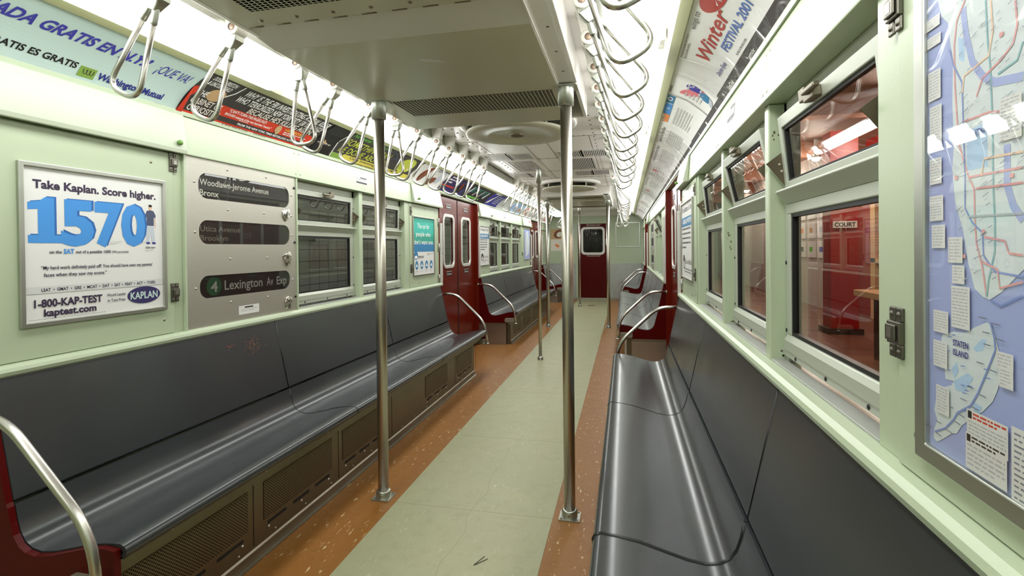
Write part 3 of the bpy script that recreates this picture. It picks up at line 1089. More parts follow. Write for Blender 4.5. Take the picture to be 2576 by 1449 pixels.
# ================================================================== POLES
def pole(x, y, ztop, kind, label, group):
    r_ = thing('grab_pole', label, 'pole', (x, y, 0), group)
    b = MB(); b.tube([(x, y, .01), (x, y, ztop)], .0265 if kind == 'pair' else .0185, 24)
    b.build('tube', 'steel_pole', r_)
    b = MB()
    if kind == 'pair':
        b.prism(rounded(.096, .092, .008, 3, (x, y)), .0, .007, 'z')
        b.lathe([(.036, .006), (.036, .036), (.033, .040), (.0265, .041)], (x, y, 0), 28)
        fl_ = b.build('base_flange', 'aluminium', r_)
        sc_ = MB()
        for dx in (-.037, .037):
            for dy in (-.035, .035):
                sc_.lathe([(.006, .007), (.005, .0095), (0, .010)], (x+dx, y+dy, 0), 8)
        sc_.lathe([(0, -.0375), (.004, -.037), (.004, -.03)], (x, y, .022), 8, 'y')
        sc_.build('screws', 'steel_dark', fl_)
        b = MB()
        b.lathe([(.0265, 1.905), (.036, 1.907), (.036, 1.988)], (x, y, 0), 28)
        b.prism(rounded(.11, .10, .006, 3, (x, y)), 1.987, 1.993, 'z')
        b.build('top_collar', 'aluminium', r_)
    else:
        b.lathe([(.0335, 0), (.030, .028), (.0265, .040), (.0185, .041)], (x, y, 0), 24)
        b.build('base_flange', 'aluminium', r_)
        b = MB()
        b.lathe([(.0185, ztop-.155), (.029, ztop-.152), (.029, ztop)], (x, y, 0), 24)
        b.build('top_collar', 'aluminium', r_)
g = 'stainless grab poles'
pole(-.470, 2.335, 1.9935, 'pair', 'nearest left steel pole on a square base plate on the orange strip', g)
pole(.470, 2.335, 1.9935, 'pair', 'nearest right steel pole on a square base plate in front of the right bench', g)
pole(-.206, 5.585, 2.13, 'single', 'thin steel pole standing on the green aisle just beyond the near pair', g)
pole(-.474, 7.975, 1.9935, 'pair', 'steel pole on the left orange strip beside the second left bench', g)
pole(.474, 7.975, 1.9935, 'pair', 'steel pole on the right orange strip in front of the end wall door', g)
pole(-.216, 10.82, 2.13, 'single', 'thin steel pole at the far end just left of the end door', g)

# ================================================================== GRAB HANDLES
HZ = 2.037
def make_handle():
    r_ = thing('hanging_strap', 'x', 'strap', (0, 0, 0))
    b = MB()
    top = .092
    # tapered hanger from the ceiling ending in an eye
    vs = [(-.045, -.026, top), (.045, -.026, top), (.045, .026, top), (-.045, .026, top),
          (-.026, -.022, .012), (.026, -.022, .012), (.026, .022, .012), (-.026, .022, .012)]
    b.add(vs, [(0, 1, 2, 3), (4, 7, 6, 5), (0, 4, 5, 1), (1, 5, 6, 2), (2, 6, 7, 3), (3, 7, 4, 0)])
    b.lathe([(.014, -.026), (.027, -.026), (.029, -.022), (.029, .022), (.027, .026), (.014, .026)], (0, 0, 0), 24, 'y')
    b.box(-.05, .05, -.03, .03, top-.003, top+.001)
    b.build('hanger', 'enamel_white', r_, bevel=.003)
    b = MB()
    b.lathe([(0, -.024), (.0145, -.024), (.0145, .024), (0, .024)], (0, 0, 0), 18, 'y')
    b.build('pin', 'rivet_brown', r_)
    b = MB()
    vs = []
    secs = [(-.016, .026, .022), (-.034, .031, .022), (-.052, .026, .016), (-.074, .018, .011)]
    for z, wx, wy in secs:
        vs += [(-wx, -wy, z), (wx, -wy, z), (wx, wy, z), (-wx, wy, z)]
    fs = [(0, 1, 2, 3), (12, 15, 14, 13)]
    for i in range(3):
        for k in range(4):
            fs.append((i*4+k, i*4+(k+1) % 4, (i+1)*4+(k+1) % 4, (i+1)*4+k))
    b.add(vs, fs)
    for sx in (-1, 1):
        b.tube([(sx*.010, 0, -.058), (sx*.0225, 0, -.112)], .0103, 12)
    hd = b.build('head', 'aluminium', r_, bevel=.004)
    b = MB()
    path = fillet([(-.014, 0, -.07), (-.0625, 0, -.338), (.0625, 0, -.338), (.014, 0, -.07)], .055, 7)
    b.tube(path, .0078, 14)
    lp = b.build('loop', 'steel_bright', r_)
    b = MB()
    b.lathe([(0, .018), (.007, .018), (.007, .034), (.010, .034), (.010, .040), (0, .041)], (-.02, 0, .062), 10, 'y')
    b.build('bolt', 'rubber_black', r_)
    return r_
H0 = make_handle()
rows = {-1: [1.24, 1.54, 1.89, 2.17, 2.51, 2.82, 3.15, 3.50, 3.77, 4.11, 4.44, 4.757, 6.28, 6.60, 6.92, 7.24, 7.56, 7.88, 8.20, 8.52, 8.84, 9.16, 9.48, 9.80, 11.55, 11.87, 12.19],
        1: [1.02, 1.33, 1.638, 1.93, 2.25, 2.54, 2.83, 3.15, 3.47, 3.80, 4.12, 5.72, 6.04, 6.36, 6.68, 7.0, 7.32, 7.64, 7.96, 8.28, 8.60, 8.92, 9.24, 11.0, 11.32, 11.64, 11.96]}
ORD = ['nearest', 'second', 'third', 'fourth', 'fifth', 'sixth', 'seventh', 'eighth', 'ninth', 'tenth', 'eleventh', 'twelfth']
first = True
rnd = random.Random(3)
for s, sd in ((-1, 'left'), (1, 'right')):
    where = {-1: ['left strap row before the first doors', 'left strap row between the two left doors', 'left strap row at the end wall'],
             1: ['right strap row before the first doors', 'right strap row between the two right doors', 'right strap row at the end wall']}[s]
    lim = {-1: (5.2, 11), 1: (4.9, 10.2)}[s]
    cnt = [0, 0, 0]
    for i, y in enumerate(rows[s]):
        gi = 0 if y < lim[0] else (1 if y < lim[1] else 2)
        lab = 'steel hanging strap, %s in the %s' % (ORD[cnt[gi]], where[gi])
        lean = math.radians(27+rnd.uniform(-2.5, 2.5))
        if s < 0 and i == 2:
            lean = math.radians(-3); lab = 'steel hanging strap pointing straight down, third in the left row before the first doors'
        if s < 0 and i == 5: lean = math.radians(3)
        if s > 0 and i == 23: lean = math.radians(2)
        cnt[gi] += 1
        if first:
            h = H0; first = False
            kids = list(H0.children)
        else:
            h = H0.copy(); COL.objects.link(h)
            kids = []
            for ch in H0.children:
                c = ch.copy(); COL.objects.link(c); c.parent = h; kids.append(c)
        h.location = (s*.604, y, HZ)
        h['label'] = lab; h['category'] = 'strap'; h['group'] = 'steel hanging straps'
        for c in kids:
            if c.name.startswith(('loop', 'head')):
                c.rotation_euler = (0, -lean*s, 0)
            if c.name.startswith('bolt') and s < 0:
                c.location = (.04, 0, 0)

# ================================================================== VENTILATION BOXES AND FANS
def ac_box(y0, y1, ya, yb, yc, yd, g1, g2, label, mirror=False):
    """y0-y1 whole box; ya-yb sloped hinge flap, yb-yc drop panel, yc-y1 grille end"""
    r_ = thing('ventilation_box', label, 'ceiling unit', (0, (y0+y1)/2, 2.0))
    b = MB()
    b.box(-.525, -.505, y0, y1, 2.0, 2.13)
    b.box(.505, .525, y0, y1, 2.0, 2.13)
    b.box(-.505, .505, y0, y0+.015, 2.0, 2.13)
    b.box(-.505, .505, y1-.015, y1, 2.0, 2.13)
    b.build('housing', 'paint_white', r_, bevel=.003)
    b = MB()
    b.box(-.505, .437, y0+.015, ya, 2.001, 2.012)
    b.build('rear_plate', 'paint_cream_shaded', r_)
    b = MB()
    b.add([(-.522, ya, 2.008), (.437, ya, 2.008), (.437, yb, 1.988), (-.522, yb, 1.988), (-.522, ya, 2.02), (.437, ya, 2.02), (.437, yb, 2.02), (-.522, yb, 2.02)],
          [(0, 1, 2, 3), (4, 7, 6, 5), (0, 4, 5, 1), (1, 5, 6, 2), (2, 6, 7, 3), (3, 7, 4, 0)])
    fl_ = b.build('hinge_flap', 'paint_cream', r_)
    b = MB()
    n_ = 9
    for k in range(n_):
        xa = -.49+k*.103
        b = MB(); b.tube([(xa, ya-.004, 2.004), (xa+.05, ya-.004, 2.004)], .0055, 8)
        b.build('hinge_knuckle', 'steel_dark', fl_)
    b = MB(); b.box(-.522, .437, yb, yc, 1.988, 2.02)
    b.build('drop_panel', 'paint_cream_shaded', r_, bevel=.002)
    b = MB(); b.box(-.522, .437, yc, y1-.002, 1.994, 2.02)
    b.build('front_plate', 'paint_cream_shaded', r_)
    b = MB()
    b.box(.441, .505, y0, yc-.02, 1.9985, 2.016)
    b.box(.437, .441, y0, yc-.01, 1.990, 2.02)
    b.build('side_strip', 'paint_white', r_)
    sc_ = MB()
    for k in range(int((y1-y0)/.22)):
        sc_.lathe([(0, 1.996), (.006, 1.998), (.008, 2.001)], (.482, y0+.12+k*.22, 0), 10)
    for k in range(7):
        sc_.lathe([(0, 1.996), (.006, 1.998), (.008, 2.001)], (-.42+k*.13, ya-.04, 0), 10)
    sc_.build('screws', 'steel_old', r_)
    for (a_, b2) in (g1, g2):
        g = MB(); z = 1.9995 if a_ < ya else 1.992
        g.box(-.405, .40, a_, b2, z, z+.003)
        g.build('air_grille', 'grille_ac', r_)
    if not mirror:
        # dent in the drop panel paint
        b = MB()
        b.add([(-.045, 1.83, 1.9875), (.03, 1.86, 1.9875), (.055, 1.90, 1.9875), (.02, 1.885, 1.9875), (-.03, 1.87, 1.9875)], [(0, 1, 2, 3, 4)])
        b.add([(-.28, 1.96, 1.9876), (-.24, 1.975, 1.9876), (-.24, 1.979, 1.9876), (-.28, 1.965, 1.9876)], [(0, 1, 2, 3)])
        b.build('paint_chip', 'paint_cream', r_)
    return r_
ac_box(-1.5, 2.93, 1.475, 1.637, 2.31, 2.3, (.95, 1.372), (2.36, 2.63), 'large cream ventilation box on the ceiling right above the near poles')
ac_box(7.32, 9.47, 8.0, 8.06, 8.9, 8.9, (7.55, 7.78), (9.1, 9.3), 'smaller cream ventilation box on the far ceiling above the far pair of poles', True)

def fan(y, label):
    r_ = thing('ceiling_fan', label, 'fan', (0, y, 2.1), 'round ceiling fan covers')
    c = (0, y, 0)
    b = MB()
    b.lathe([(.345, 2.13), (.345, 2.108), (.352, 2.100), (.40, 2.100), (.418, 2.112), (.420, 2.13)], c, 64)
    b.build('ring', 'paint_white', r_)
    b = MB()
    b.lathe([(0, 2.126), (.32, 2.126), (.345, 2.115)], c, 48)
    b.build('throat', 'steel_dark', r_)
    b = MB()
    for k in range(8):
        a_ = k*math.pi/4+.2
        ca, sa = math.cos(a_), math.sin(a_)
        b.add([(ca*.05-sa*.03, y+sa*.05+ca*.03, 2.085), (ca*.29-sa*.07, y+sa*.29+ca*.07, 2.078), (ca*.29+sa*.05, y+sa*.29-ca*.05, 2.102), (ca*.05+sa*.03, y+sa*.05-ca*.03, 2.1)], [(0, 1, 2, 3)])
    b.lathe([(0, 2.075), (.07, 2.075), (.07, 2.126)], c, 24)
    b.build('blades', 'steel_dark', r_)
    b = MB()
    b.lathe([(.05, 2.046), (.19, 2.046), (.205, 2.036), (.335, 2.036), (.352, 2.040), (.360, 2.050), (.356, 2.058), (.340, 2.056), (.05, 2.058)], c, 64)
    d = b.build('disc', 'paint_cream_shaded', r_)
    b = MB()
    b.lathe([(.05, 2.046), (.05, 2.036), (.040, 2.034), (.034, 2.040), (.028, 2.032), (.018, 2.038), (0, 2.030)], c, 28)
    b.build('hub_cap', 'steel_old', d)
    b = MB()
    for k in range(4):
        a_ = math.pi/4+k*math.pi/2
        x, yy = .345*math.cos(a_), y+.345*math.sin(a_)
        b.tube([(x, yy, 2.05), (x, yy, 2.12)], .007, 8)
    b.build('standoff', 'enamel_white', r_)
fan(3.46, 'nearest round ceiling fan with a large white cover disc')
fan(6.84, 'second round ceiling fan with a white cover disc, in front of the far ventilation box')

rowname = {0: 'nearest', 1: 'middle', 2: 'farthest'}
for s, sd in ((-1, 'left'), (1, 'right')):
    for k, (ya, yb, xs) in enumerate(((4.60, 4.87, [(.13, .335), (.36, .565)]), (4.98, 5.66, [(.16, .42)]), (5.80, 6.14, [(.17, .36), (.385, .575)]))):
        for q, (xa, xb) in enumerate(xs):
            pos = '' if len(xs) == 1 else (', inner one' if q == 0 else ', outer one')
            kind = 'large' if len(xs) == 1 else 'small'
            r_ = thing('ceiling_vent', '%s slatted ceiling vent in the %s row, %s of the aisle%s' % (kind, rowname[k], sd, pos), 'vent', (s*(xa+xb)/2, (ya+yb)/2, 2.13), 'slatted ceiling vents')
            b = MB(); b.box(s*xa, s*xb, ya, yb, 2.1275, 2.1302)
            b.build('opening', 'black_void', r_)
            b = MB()
            n_ = int((xb-xa)/.0165)
            for i in range(n_):
                x = xa+.004+i*(xb-xa-.008)/n_
                b.box(s*x, s*(x+.007), ya+.004, yb-.004, 2.1245, 2.1285)
            b.build('slats', 'paint_white', r_)
            b = MB()
            ringprism(b, [(s*(xa-.02), ya-.02), (s*(xb+.02), ya-.02), (s*(xb+.02), yb+.02), (s*(xa-.02), yb+.02)], [(s*xa, ya), (s*xb, ya), (s*xb, yb), (s*xa, yb)], 2.1255, 2.1302, 'z')
            b.build('frame', 'paint_cream', r_)

# ================================================================== LEFT WALL: POSTER PANEL, SIGN CABINET
def latch(parent, s, y, z, x):
    b = MB()
    b.box(s*x, s*(x-.009), y-.019, y+.019, z-.018, z+.018)
    b.box(s*(x-.009), s*(x-.013), y-.013, y+.016, z-.013, z+.013)
    l_ = b.build('latch', 'steel_latch', parent, bevel=.003)
    for zz in (-.029, .029):
        for ya_, yb_ in ((y-.019, y-.002), (y+.002, y+.019)):
            b = MB(); b.box(s*x, s*(x-.005), ya_, yb_, z+zz-.011, z+zz+.011)
            ym_ = (ya_+yb_)/2
            b.lathe([(0, -s*.0075), (.003, -s*.007), (.0045, -s*.005)], (s*x, ym_, z+zz), 8, 'x')
            b.build('latch_tab', 'steel_latch', l_, bevel=.002)
    b = MB(); b.box(s*(x-.0128), s*(x-.0136), y-.005, y+.009, z-.008, z+.008)
    b.build('latch_slot', 'steel_plate', l_)
def hinge3(parent, s, y, z, x):
    b = MB()
    b.box(s*x, s*(x-.005), y-.03, y+.03, z-.04, z+.04)
    b.tube([(s*(x-.006), y, z-.042), (s*(x-.006), y, z+.042)], .006, 8)
    h_ = b.build('hinge', 'steel_plate', parent)
    b = MB()
    for zz in (-.025, 0, .025):
        for yy in (-.02, .02):
            b.lathe([(0, -s*.002), (.004, -s*.0015), (.005, 0)], (s*(x-.005), y+yy, z+zz), 8, 'x')
    b.build('screws', 'steel_dark', h_)
def wall_panel(s, ya, yb, za, zb, label, latches, hinges):
    r_ = thing('access_panel', label, 'panel', (s*1.155, (ya+yb)/2, za))
    b = MB(); b.box(s*1.1548, s*1.149, ya, yb, za, zb)
    p = b.build('panel', 'paint_green', r_, bevel=.002)
    b = MB()
    for (yy, zz) in ((ya+.03, za+.05), (yb-.05, za+.06), (ya+.2, za+.03), ((ya+yb)/2, zb-.03), (yb-.1, zb-.05)):
        b.lathe([(0, -s*.003), (.004, -s*.0025), (.006, 0)], (s*1.149, yy, zz), 8, 'x')
    b.build('screws', 'steel_old', r_)
    for y, z in latches: latch(r_, s, y, z, 1.149)
    for y, z in hinges: hinge3(r_, s, y, z, 1.149)
    return r_
wall_panel(-1, .30, 1.788, .908, 1.668, 'big pale green wall panel holding the white test-prep poster', [(1.788, 1.632), (1.788, 1.078)], [])
wall_panel(-1, 4.215, 4.93, .908, 1.668, 'pale green wall panel holding the teal poster', [(4.235, 1.60), (4.235, 1.08)], [(4.925, 1.53), (4.925, 1.27), (4.925, .95)])
wall_panel(-1, 6.40, 6.955, .908, 1.668, 'pale green wall panel just past the nearest left doors', [(6.945, 1.10)], [])
wall_panel(-1, 9.24, 10.10, .908, 1.668, 'pale green wall panel holding the far left map', [(9.26, 1.15)], [(10.08, 1.5), (10.08, .98)])
wall_panel(1, 3.205, 3.985, .908, 1.668, 'pale green wall panel holding the tall white notice, right wall', [(3.24, 1.60), (3.24, 1.08)], [(3.965, 1.55), (3.965, 1.27), (3.965, .97)])
wall_panel(1, -.6, .905, .908, 1.668, 'pale green wall panel holding the big city map', [(.905, 1.62), (.905, 1.112)], [])

def frame(parent, s, ya, yb, za, zb, wd, mat='aluminium', x=1.149, d=.012):
    b = MB()
    ringprism(b, [(ya, za), (yb, za), (yb, zb), (ya, zb)], [(ya+wd, za+wd), (yb-wd, za+wd), (yb-wd, zb-wd), (ya+wd, zb-wd)], s*(x-.0005), s*(x-d))
    return b.build('frame', mat, parent, bevel=.002)
def sheetpanel(parent, s, ya, yb, za, zb, mat, x=1.149):
    b = MB(); b.box(s*(x-.0005), s*(x-.003), ya, yb, za, zb)
    return b.build('sheet', mat, parent)

# ---- test-prep poster
ya, yb, za, zb = 1.219, 1.745, 1.011, 1.548
r_ = thing('poster', 'white framed test-prep poster with big blue 1570, left wall', 'poster', (-1.149, (ya+yb)/2, za))
frame(r_, -1, ya, yb, za, zb, .015)
sheetpanel(r_, -1, ya+.004, yb-.004, za+.004, zb-.004, 'paper_white')
P = Print(on_wall(-1, 0, 0, 0, 1.146))
P.text('Take Kaplan. Score higher.', 1.262, 1.703, 1.466, .028, 'ink_plum', 'headline', .034)
for ch, a_, b_ in (('5', 1.345, 1.455), ('7', 1.458, 1.562), ('0', 1.556, 1.655)):
    # printed side faces of the block numerals
    P.text(ch, a_+.008, b_+.008, 1.290, .150, 'ink_blue_dark', 'numeral_side', .045)
    P.text(ch, a_, b_, 1.285, .152, 'ink_blue', 'numeral', .045)
one = [(1.247, 1.285), (1.350, 1.285), (1.350, 1.311), (1.325, 1.311), (1.325, 1.437), (1.297, 1.437), (1.281, 1.424), (1.247, 1.418), (1.247, 1.394), (1.276, 1.397), (1.276, 1.311), (1.247, 1.311)]
P.poly([(u+.007, v+.004) for u, v in one], 'ink_blue_dark', 'numeral_side'); P.poly(one, 'ink_blue', 'numeral')
for uu in (1.36, 1.47, 1.575):
    P.poly([(uu, 1.283), (uu+.06, 1.283), (uu+.09, 1.296), (uu+.05, 1.294)], 'paper_grey', 'print')
# small printed man in a polo shirt
P.poly([(1.659, 1.292), (1.672, 1.292), (1.676, 1.345), (1.683, 1.292), (1.697, 1.292), (1.692, 1.362), (1.663, 1.362)], 'ink_fog', 'figure_trousers')
P.poly([(1.662, 1.358), (1.693, 1.358), (1.693, 1.395), (1.700, 1.388), (1.702, 1.400), (1.692, 1.418), (1.682, 1.420), (1.674, 1.420), (1.663, 1.418), (1.655, 1.400), (1.657, 1.386), (1.662, 1.394)], 'ink_slate', 'figure_shirt')
P.poly([(1.655, 1.386), (1.659, 1.386), (1.662, 1.352), (1.657, 1.350)], 'ink_skin', 'figure_skin'); P.poly([(1.697, 1.387), (1.701, 1.387), (1.701, 1.352), (1.697, 1.350)], 'ink_skin', 'figure_skin')
P.ell(1.678, 1.431, .0075, .0105, 'ink_skin', 'figure_skin'); P.ell(1.678, 1.438, .0080, .0055, 'ink_black', 'figure_hair')
P.ell(1.667, 1.288, .009, .004, 'ink_navy', 'figure_shoes'); P.ell(1.692, 1.288, .009, .004, 'ink_navy', 'figure_shoes')
P.text('Eddie Song', 1.655, 1.698, 1.267, .008, 'ink_char', bold=.02, shear=.2); P.text('Dover, MA', 1.655, 1.687, 1.256, .007, 'ink_grey', bold=0)
P.text('on the', 1.308, 1.346, 1.250, .011, 'ink_plum', bold=.02); P.text('SAT', 1.352, 1.386, 1.249, .017, 'ink_blue', bold=.035)
P.text('out of a possible 1600', 1.391, 1.514, 1.250, .011, 'ink_plum', bold=.02); P.text('(99th percentile)', 1.519, 1.583, 1.250, .009, 'ink_plum', bold=.01)
P.text('\u201cMy hard work definitely paid off! You should have seen my parents\u2019', 1.282, 1.684, 1.197, .0125, 'ink_plum', bold=.015)
P.text('faces when they saw my score.\u201d', 1.290, 1.498, 1.173, .0125, 'ink_plum', bold=.015)
P.rect(ya+.016, yb-.016, 1.118, 1.141, 'paper_grey', 'band')
P.text('LSAT  \u2022  GMAT  \u2022  GRE  \u2022  MCAT  \u2022  DAT  \u2022  SAT  \u2022  PSAT  \u2022  ACT  \u2022  TOEFL', 1.282, 1.696, 1.124, .011, 'ink_plum', bold=.025)
P.text('1-800-KAP-TEST', 1.260, 1.480, 1.073, .026, 'ink_plum', 'headline', .034)
P.text('kaptest.com', 1.288, 1.458, 1.042, .024, 'ink_plum', 'headline', .034)
P.text('World Leader', 1.497, 1.570, 1.088, .011, 'ink_plum', bold=.008); P.text('in Test Prep', 1.499, 1.567, 1.068, .011, 'ink_plum', bold=.008)
P.ell(1.646, 1.082, .070, .0335, 'ink_violet_dark', 'logo_oval', 40)
P.text('KAPLAN', 1.588, 1.704, 1.068, .028, 'paper_blue', 'logo_lettering', .025)
P.lines(1.245, 1.722, 1.030, 1.034, 1, 'ink_grey', seed=3)
P.build(r_)

# ---- destination sign cabinet
ya, yb, za, zb = 1.848, 2.606, .906, 1.681
r_ = thing('sign_cabinet', 'dimpled stainless destination sign cabinet with three dark windows, left wall', 'sign', (-1.149, (ya+yb)/2, za))
slots = [(1.502, 1.606), (1.291, 1.396), (1.034, 1.134)]
slots = [(1.495, 1.612), (1.286, 1.396), (1.036, 1.140)]
b = MB()
hole_n = 6
# face sheet: horizontal bands around rounded openings
zc = [za]
for (z0, z1) in sorted(slots):
    zc += [z0-.02, z1+.02]
zc.append(zb)
for i in range(0, len(zc), 2):
    b.box(-1.156, -1.146, ya, yb, zc[i], zc[i+1])
for (z0, z1) in slots:
    w_, h_ = 2.548-1.918, z1-z0
    cu, cv = (2.548+1.918)/2, (z0+z1)/2
    hole = rounded(w_, h_, .046, 6, (cu, cv))
    oo = []
    for u, v in hole:
        du, dv = u-cu, v-cv
        t = min(((yb-cu) if du > 0 else (cu-ya))/max(abs(du), 1e-6), (h_/2+.02)/max(abs(dv), 1e-6))
        oo.append((cu+du*t, cv+dv*t))
    corner_snap(oo, hole, [(yb, z1+.02), (ya, z1+.02), (ya, z0-.02), (yb, z0-.02)])
    ringprism(b, oo, hole, -1.156, -1.146)
b.build('face_plate', 'steel_textured', r_)
b = MB(); b.box(-1.154, -1.140, ya-.012, ya-.002, za, zb); b.build('edge_strip', 'paint_green', r_)
b = MB(); b.box(-1.154, -1.140, yb+.001, yb+.011, za, zb); b.build('edge_strip', 'paint_green', r_)
for k, (z0, z1) in enumerate(slots):
    b = MB(); b.box(-1.1535, -1.1525, 1.915, 2.551, z0-.003, z1+.003)
    sg = b.build('sign_roll', 'sign_black', r_)
    b = MB(); b.box(-1.1492, -1.1484, 1.914, 2.552, z0-.004, z1+.004)
    b.build('sign_window', 'sign_glass', r_)
    P = Print(on_wall(-1, 0, 0, 0, 1.1525))
    if k == 0:
        P.text('Woodlawn-Jerome Avenue', 1.930, 2.385, 1.557, .030, 'sign_white', bold=.012)
        P.text('Bronx', 1.930, 2.040, 1.508, .030, 'sign_white', bold=.012)
    elif k == 1:
        P.text('Utica Avenue', 1.930, 2.175, 1.345, .027, 'sign_grey', bold=.012)
        P.text('Brooklyn', 1.930, 2.095, 1.302, .027, 'sign_grey', bold=.012)
    else:
        P.ell(2.005, 1.088, .044, .044, 'sign_green', 'route_disc', 36)
        P.text('4', 1.985, 2.026, 1.063, .050, 'ink_grey', 'route_number', .02)
        P.text('Lexington', 2.068, 2.328, 1.066, .048, 'ink_grey', bold=.012)
        P.text('Av', 2.360, 2.412, 1.066, .046, 'ink_grey', bold=.012)
        P.text('Exp', 2.440, 2.522, 1.066, .046, 'ink_grey', bold=.012)
    P.build(sg)
    zk = (1.456, 1.208, .962)[k]
    yk = (2.517, 2.524, 2.528)[k]
    b = MB()
    b.lathe([(0, .001), (.030, .001), (.031, .006), (.027, .010), (.022, .008), (.0, .005)], (-1.147, yk, zk), 24, 'x')
    b.box(-1.142, -1.128, yk-.005, yk+.005, zk-.022, zk+.022)
    kn = b.build('crank_knob', 'steel_bright', r_, bevel=.002)
    b = MB()                       # crumpled clear tape wrapped over the crank
    rq = random.Random(k+5)
    for t in range(10):
        a0 = rq.uniform(0, 6.28); rr1 = rq.uniform(.010, .026); rr2 = rq.uniform(.026, .044)
        p0 = (-1.128-rq.uniform(0, .008), yk+math.cos(a0)*rr1, zk+math.sin(a0)*rr1)
        p1 = (-1.134-rq.uniform(0, .012), yk+math.cos(a0+.5)*rr2, zk+math.sin(a0+.5)*rr2)
        p2 = (-1.147, yk+math.cos(a0+.8)*rr2, zk+math.sin(a0+.8)*rr2)
        p3 = (-1.130-rq.uniform(0, .010), yk+math.cos(a0+1.3)*rr1, zk+math.sin(a0+1.3)*rr1)
        b.add([p0, p1, p2, p3], [(0, 1, 2), (0, 2, 3)])
    b.build('tape', 'steel_bright', kn)
sc_ = MB()
for yy, zz in ((2.09, 1.645), (2.36, 1.645), (2.09, 1.452), (2.34, 1.452), (2.10, 1.215), (2.36, 1.215), (2.10, 1.005), (2.36, 1.005), (1.895, 1.565), (1.895, 1.34), (1.895, 1.085), (2.57, 1.57), (2.57, 1.34), (2.57, 1.085), (2.565, 1.45)):
    sc_.lathe([(0, .004), (.004, .003), (.006, 0)], (-1.146, yy, zz), 8, 'x')
sc_.build('screws', 'steel_plate', r_)
b = MB()
for zz in (1.615, 1.30, .985):
    b.lathe([(0, .006), (.006, .005), (.008, 0)], (-1.146, 2.592, zz), 8, 'x')
b.build('bolts', 'rubber_black', r_)
P = Print(on_wall(-1, 2.150, .934, .143, 1.146))
P.rect(0, .143, 0, .044, 'paper_white', 'notice_label')
P.rect(.04, .10, .031, .038, 'ink_black', 'notice_print'); P.lines(.015, .125, .010, .026, 2, 'ink_grey', 'notice_print', .3, 4)
P.build(r_)

# ---- teal car-share poster
ya, yb, za, zb = 4.268, 4.795, 1.005, 1.560
r_ = thing('poster', 'framed teal and white car-sharing poster beside the left red doors', 'poster', (-1.149, (ya+yb)/2, za))
frame(r_, -1, ya, yb, za, zb, .012, 'steel_plate')
sheetpanel(r_, -1, ya+.004, yb-.004, za+.004, zb-.004, 'paper_white')
P = Print(on_wall(-1, ya, za, yb-ya, 1.146))
Wd = yb-ya
for i in range(8):
    P.rect(.012, Wd-.012, .225+i*.040, .225+(i+1)*.040, ('ink_sea', 'ink_sea', 'ink_teal', 'ink_teal', 'ink_teal_light', 'ink_teal_light', 'ink_teal_light', 'ink_teal')[i])
for i, (t, a_, b_) in enumerate((('The car for', .11, .40), ('people who', .075, .43), ("don't want one.", .02, .50))):
    P.text(t, a_, b_, .445-i*.075, .046, 'ink_white', 'headline', .005)
P.ell(.07, .19, .045, .04, 'ink_sea', 'logo'); P.ell(.07, .175, .030, .015, 'ink_white', 'logo')
P.text('zipcar', .11, .26, .165, .034, 'ink_char', 'logo_lettering', .0)
P.lines(.33, .49, .185, .21, 2, 'ink_grey', seed=8)
for i in range(4):
    P.ell(.085+i*.118, .10, .034, .040, 'ink_sea', 'icon'); P.poly([(.06+i*.118, .085), (.085+i*.118, .118), (.11+i*.118, .085)], 'ink_white', 'icon')
    P.lines(.055+i*.118, .115+i*.118, .035, .045, 1, 'ink_grey', seed=i)
P.build(r_)

# ---- far left notice and map, right notice
def notice(s, ya, yb, za, zb, label, title, number, footer):
    r_ = thing('poster', label, 'poster', (s*1.149, (ya+yb)/2, za))
    frame(r_, s, ya, yb, za, zb, .012, 'steel_plate')
    sheetpanel(r_, s, ya+.004, yb-.004, za+.004, zb-.004, 'paper_white')
    P = Print(on_wall(s, ya, za, yb-ya, 1.146))
    Wd, Hd = yb-ya, zb-za
    P.text(title, .04, Wd-.04, Hd*.87, .045, 'ink_char', 'headline', .0)
    P.rect(.012, Wd-.012, Hd*.68, Hd*.80, 'ink_sea', 'band'); P.text(number, .06, Wd-.06, Hd*.715, .035, 'ink_white', 'band_lettering', .02)
    P.lines(.04, Wd*.8, Hd*.36, Hd*.66, 5, 'ink_char', seed=2, th=.35)
    P.ell(.13, Hd*.22, .06, .05, 'ink_char', 'logo'); P.ell(.13, Hd*.19, .035, .025, 'paper_white', 'logo')
    P.text(footer, .20, Wd-.06, Hd*.20, .035, 'ink_grey', 'logo_lettering', 0)
    P.lines(.15, Wd-.05, Hd*.07, Hd*.14, 2, 'ink_grey', seed=5)
    P.build(r_)
notice(-1, 6.42, 6.90, 1.02, 1.565, 'white framed notice with blue band just past the nearest left doors', 'For Solutions To Your', '1-800-8-MYRTH', 'Goodfab')
notice(1, 3.325, 3.955, 1.025, 1.565, 'white framed notice with rounded corner on the right wall before the red doors', 'For Solutions To Your', '1-800-8-MYRTH', 'Goodfab')

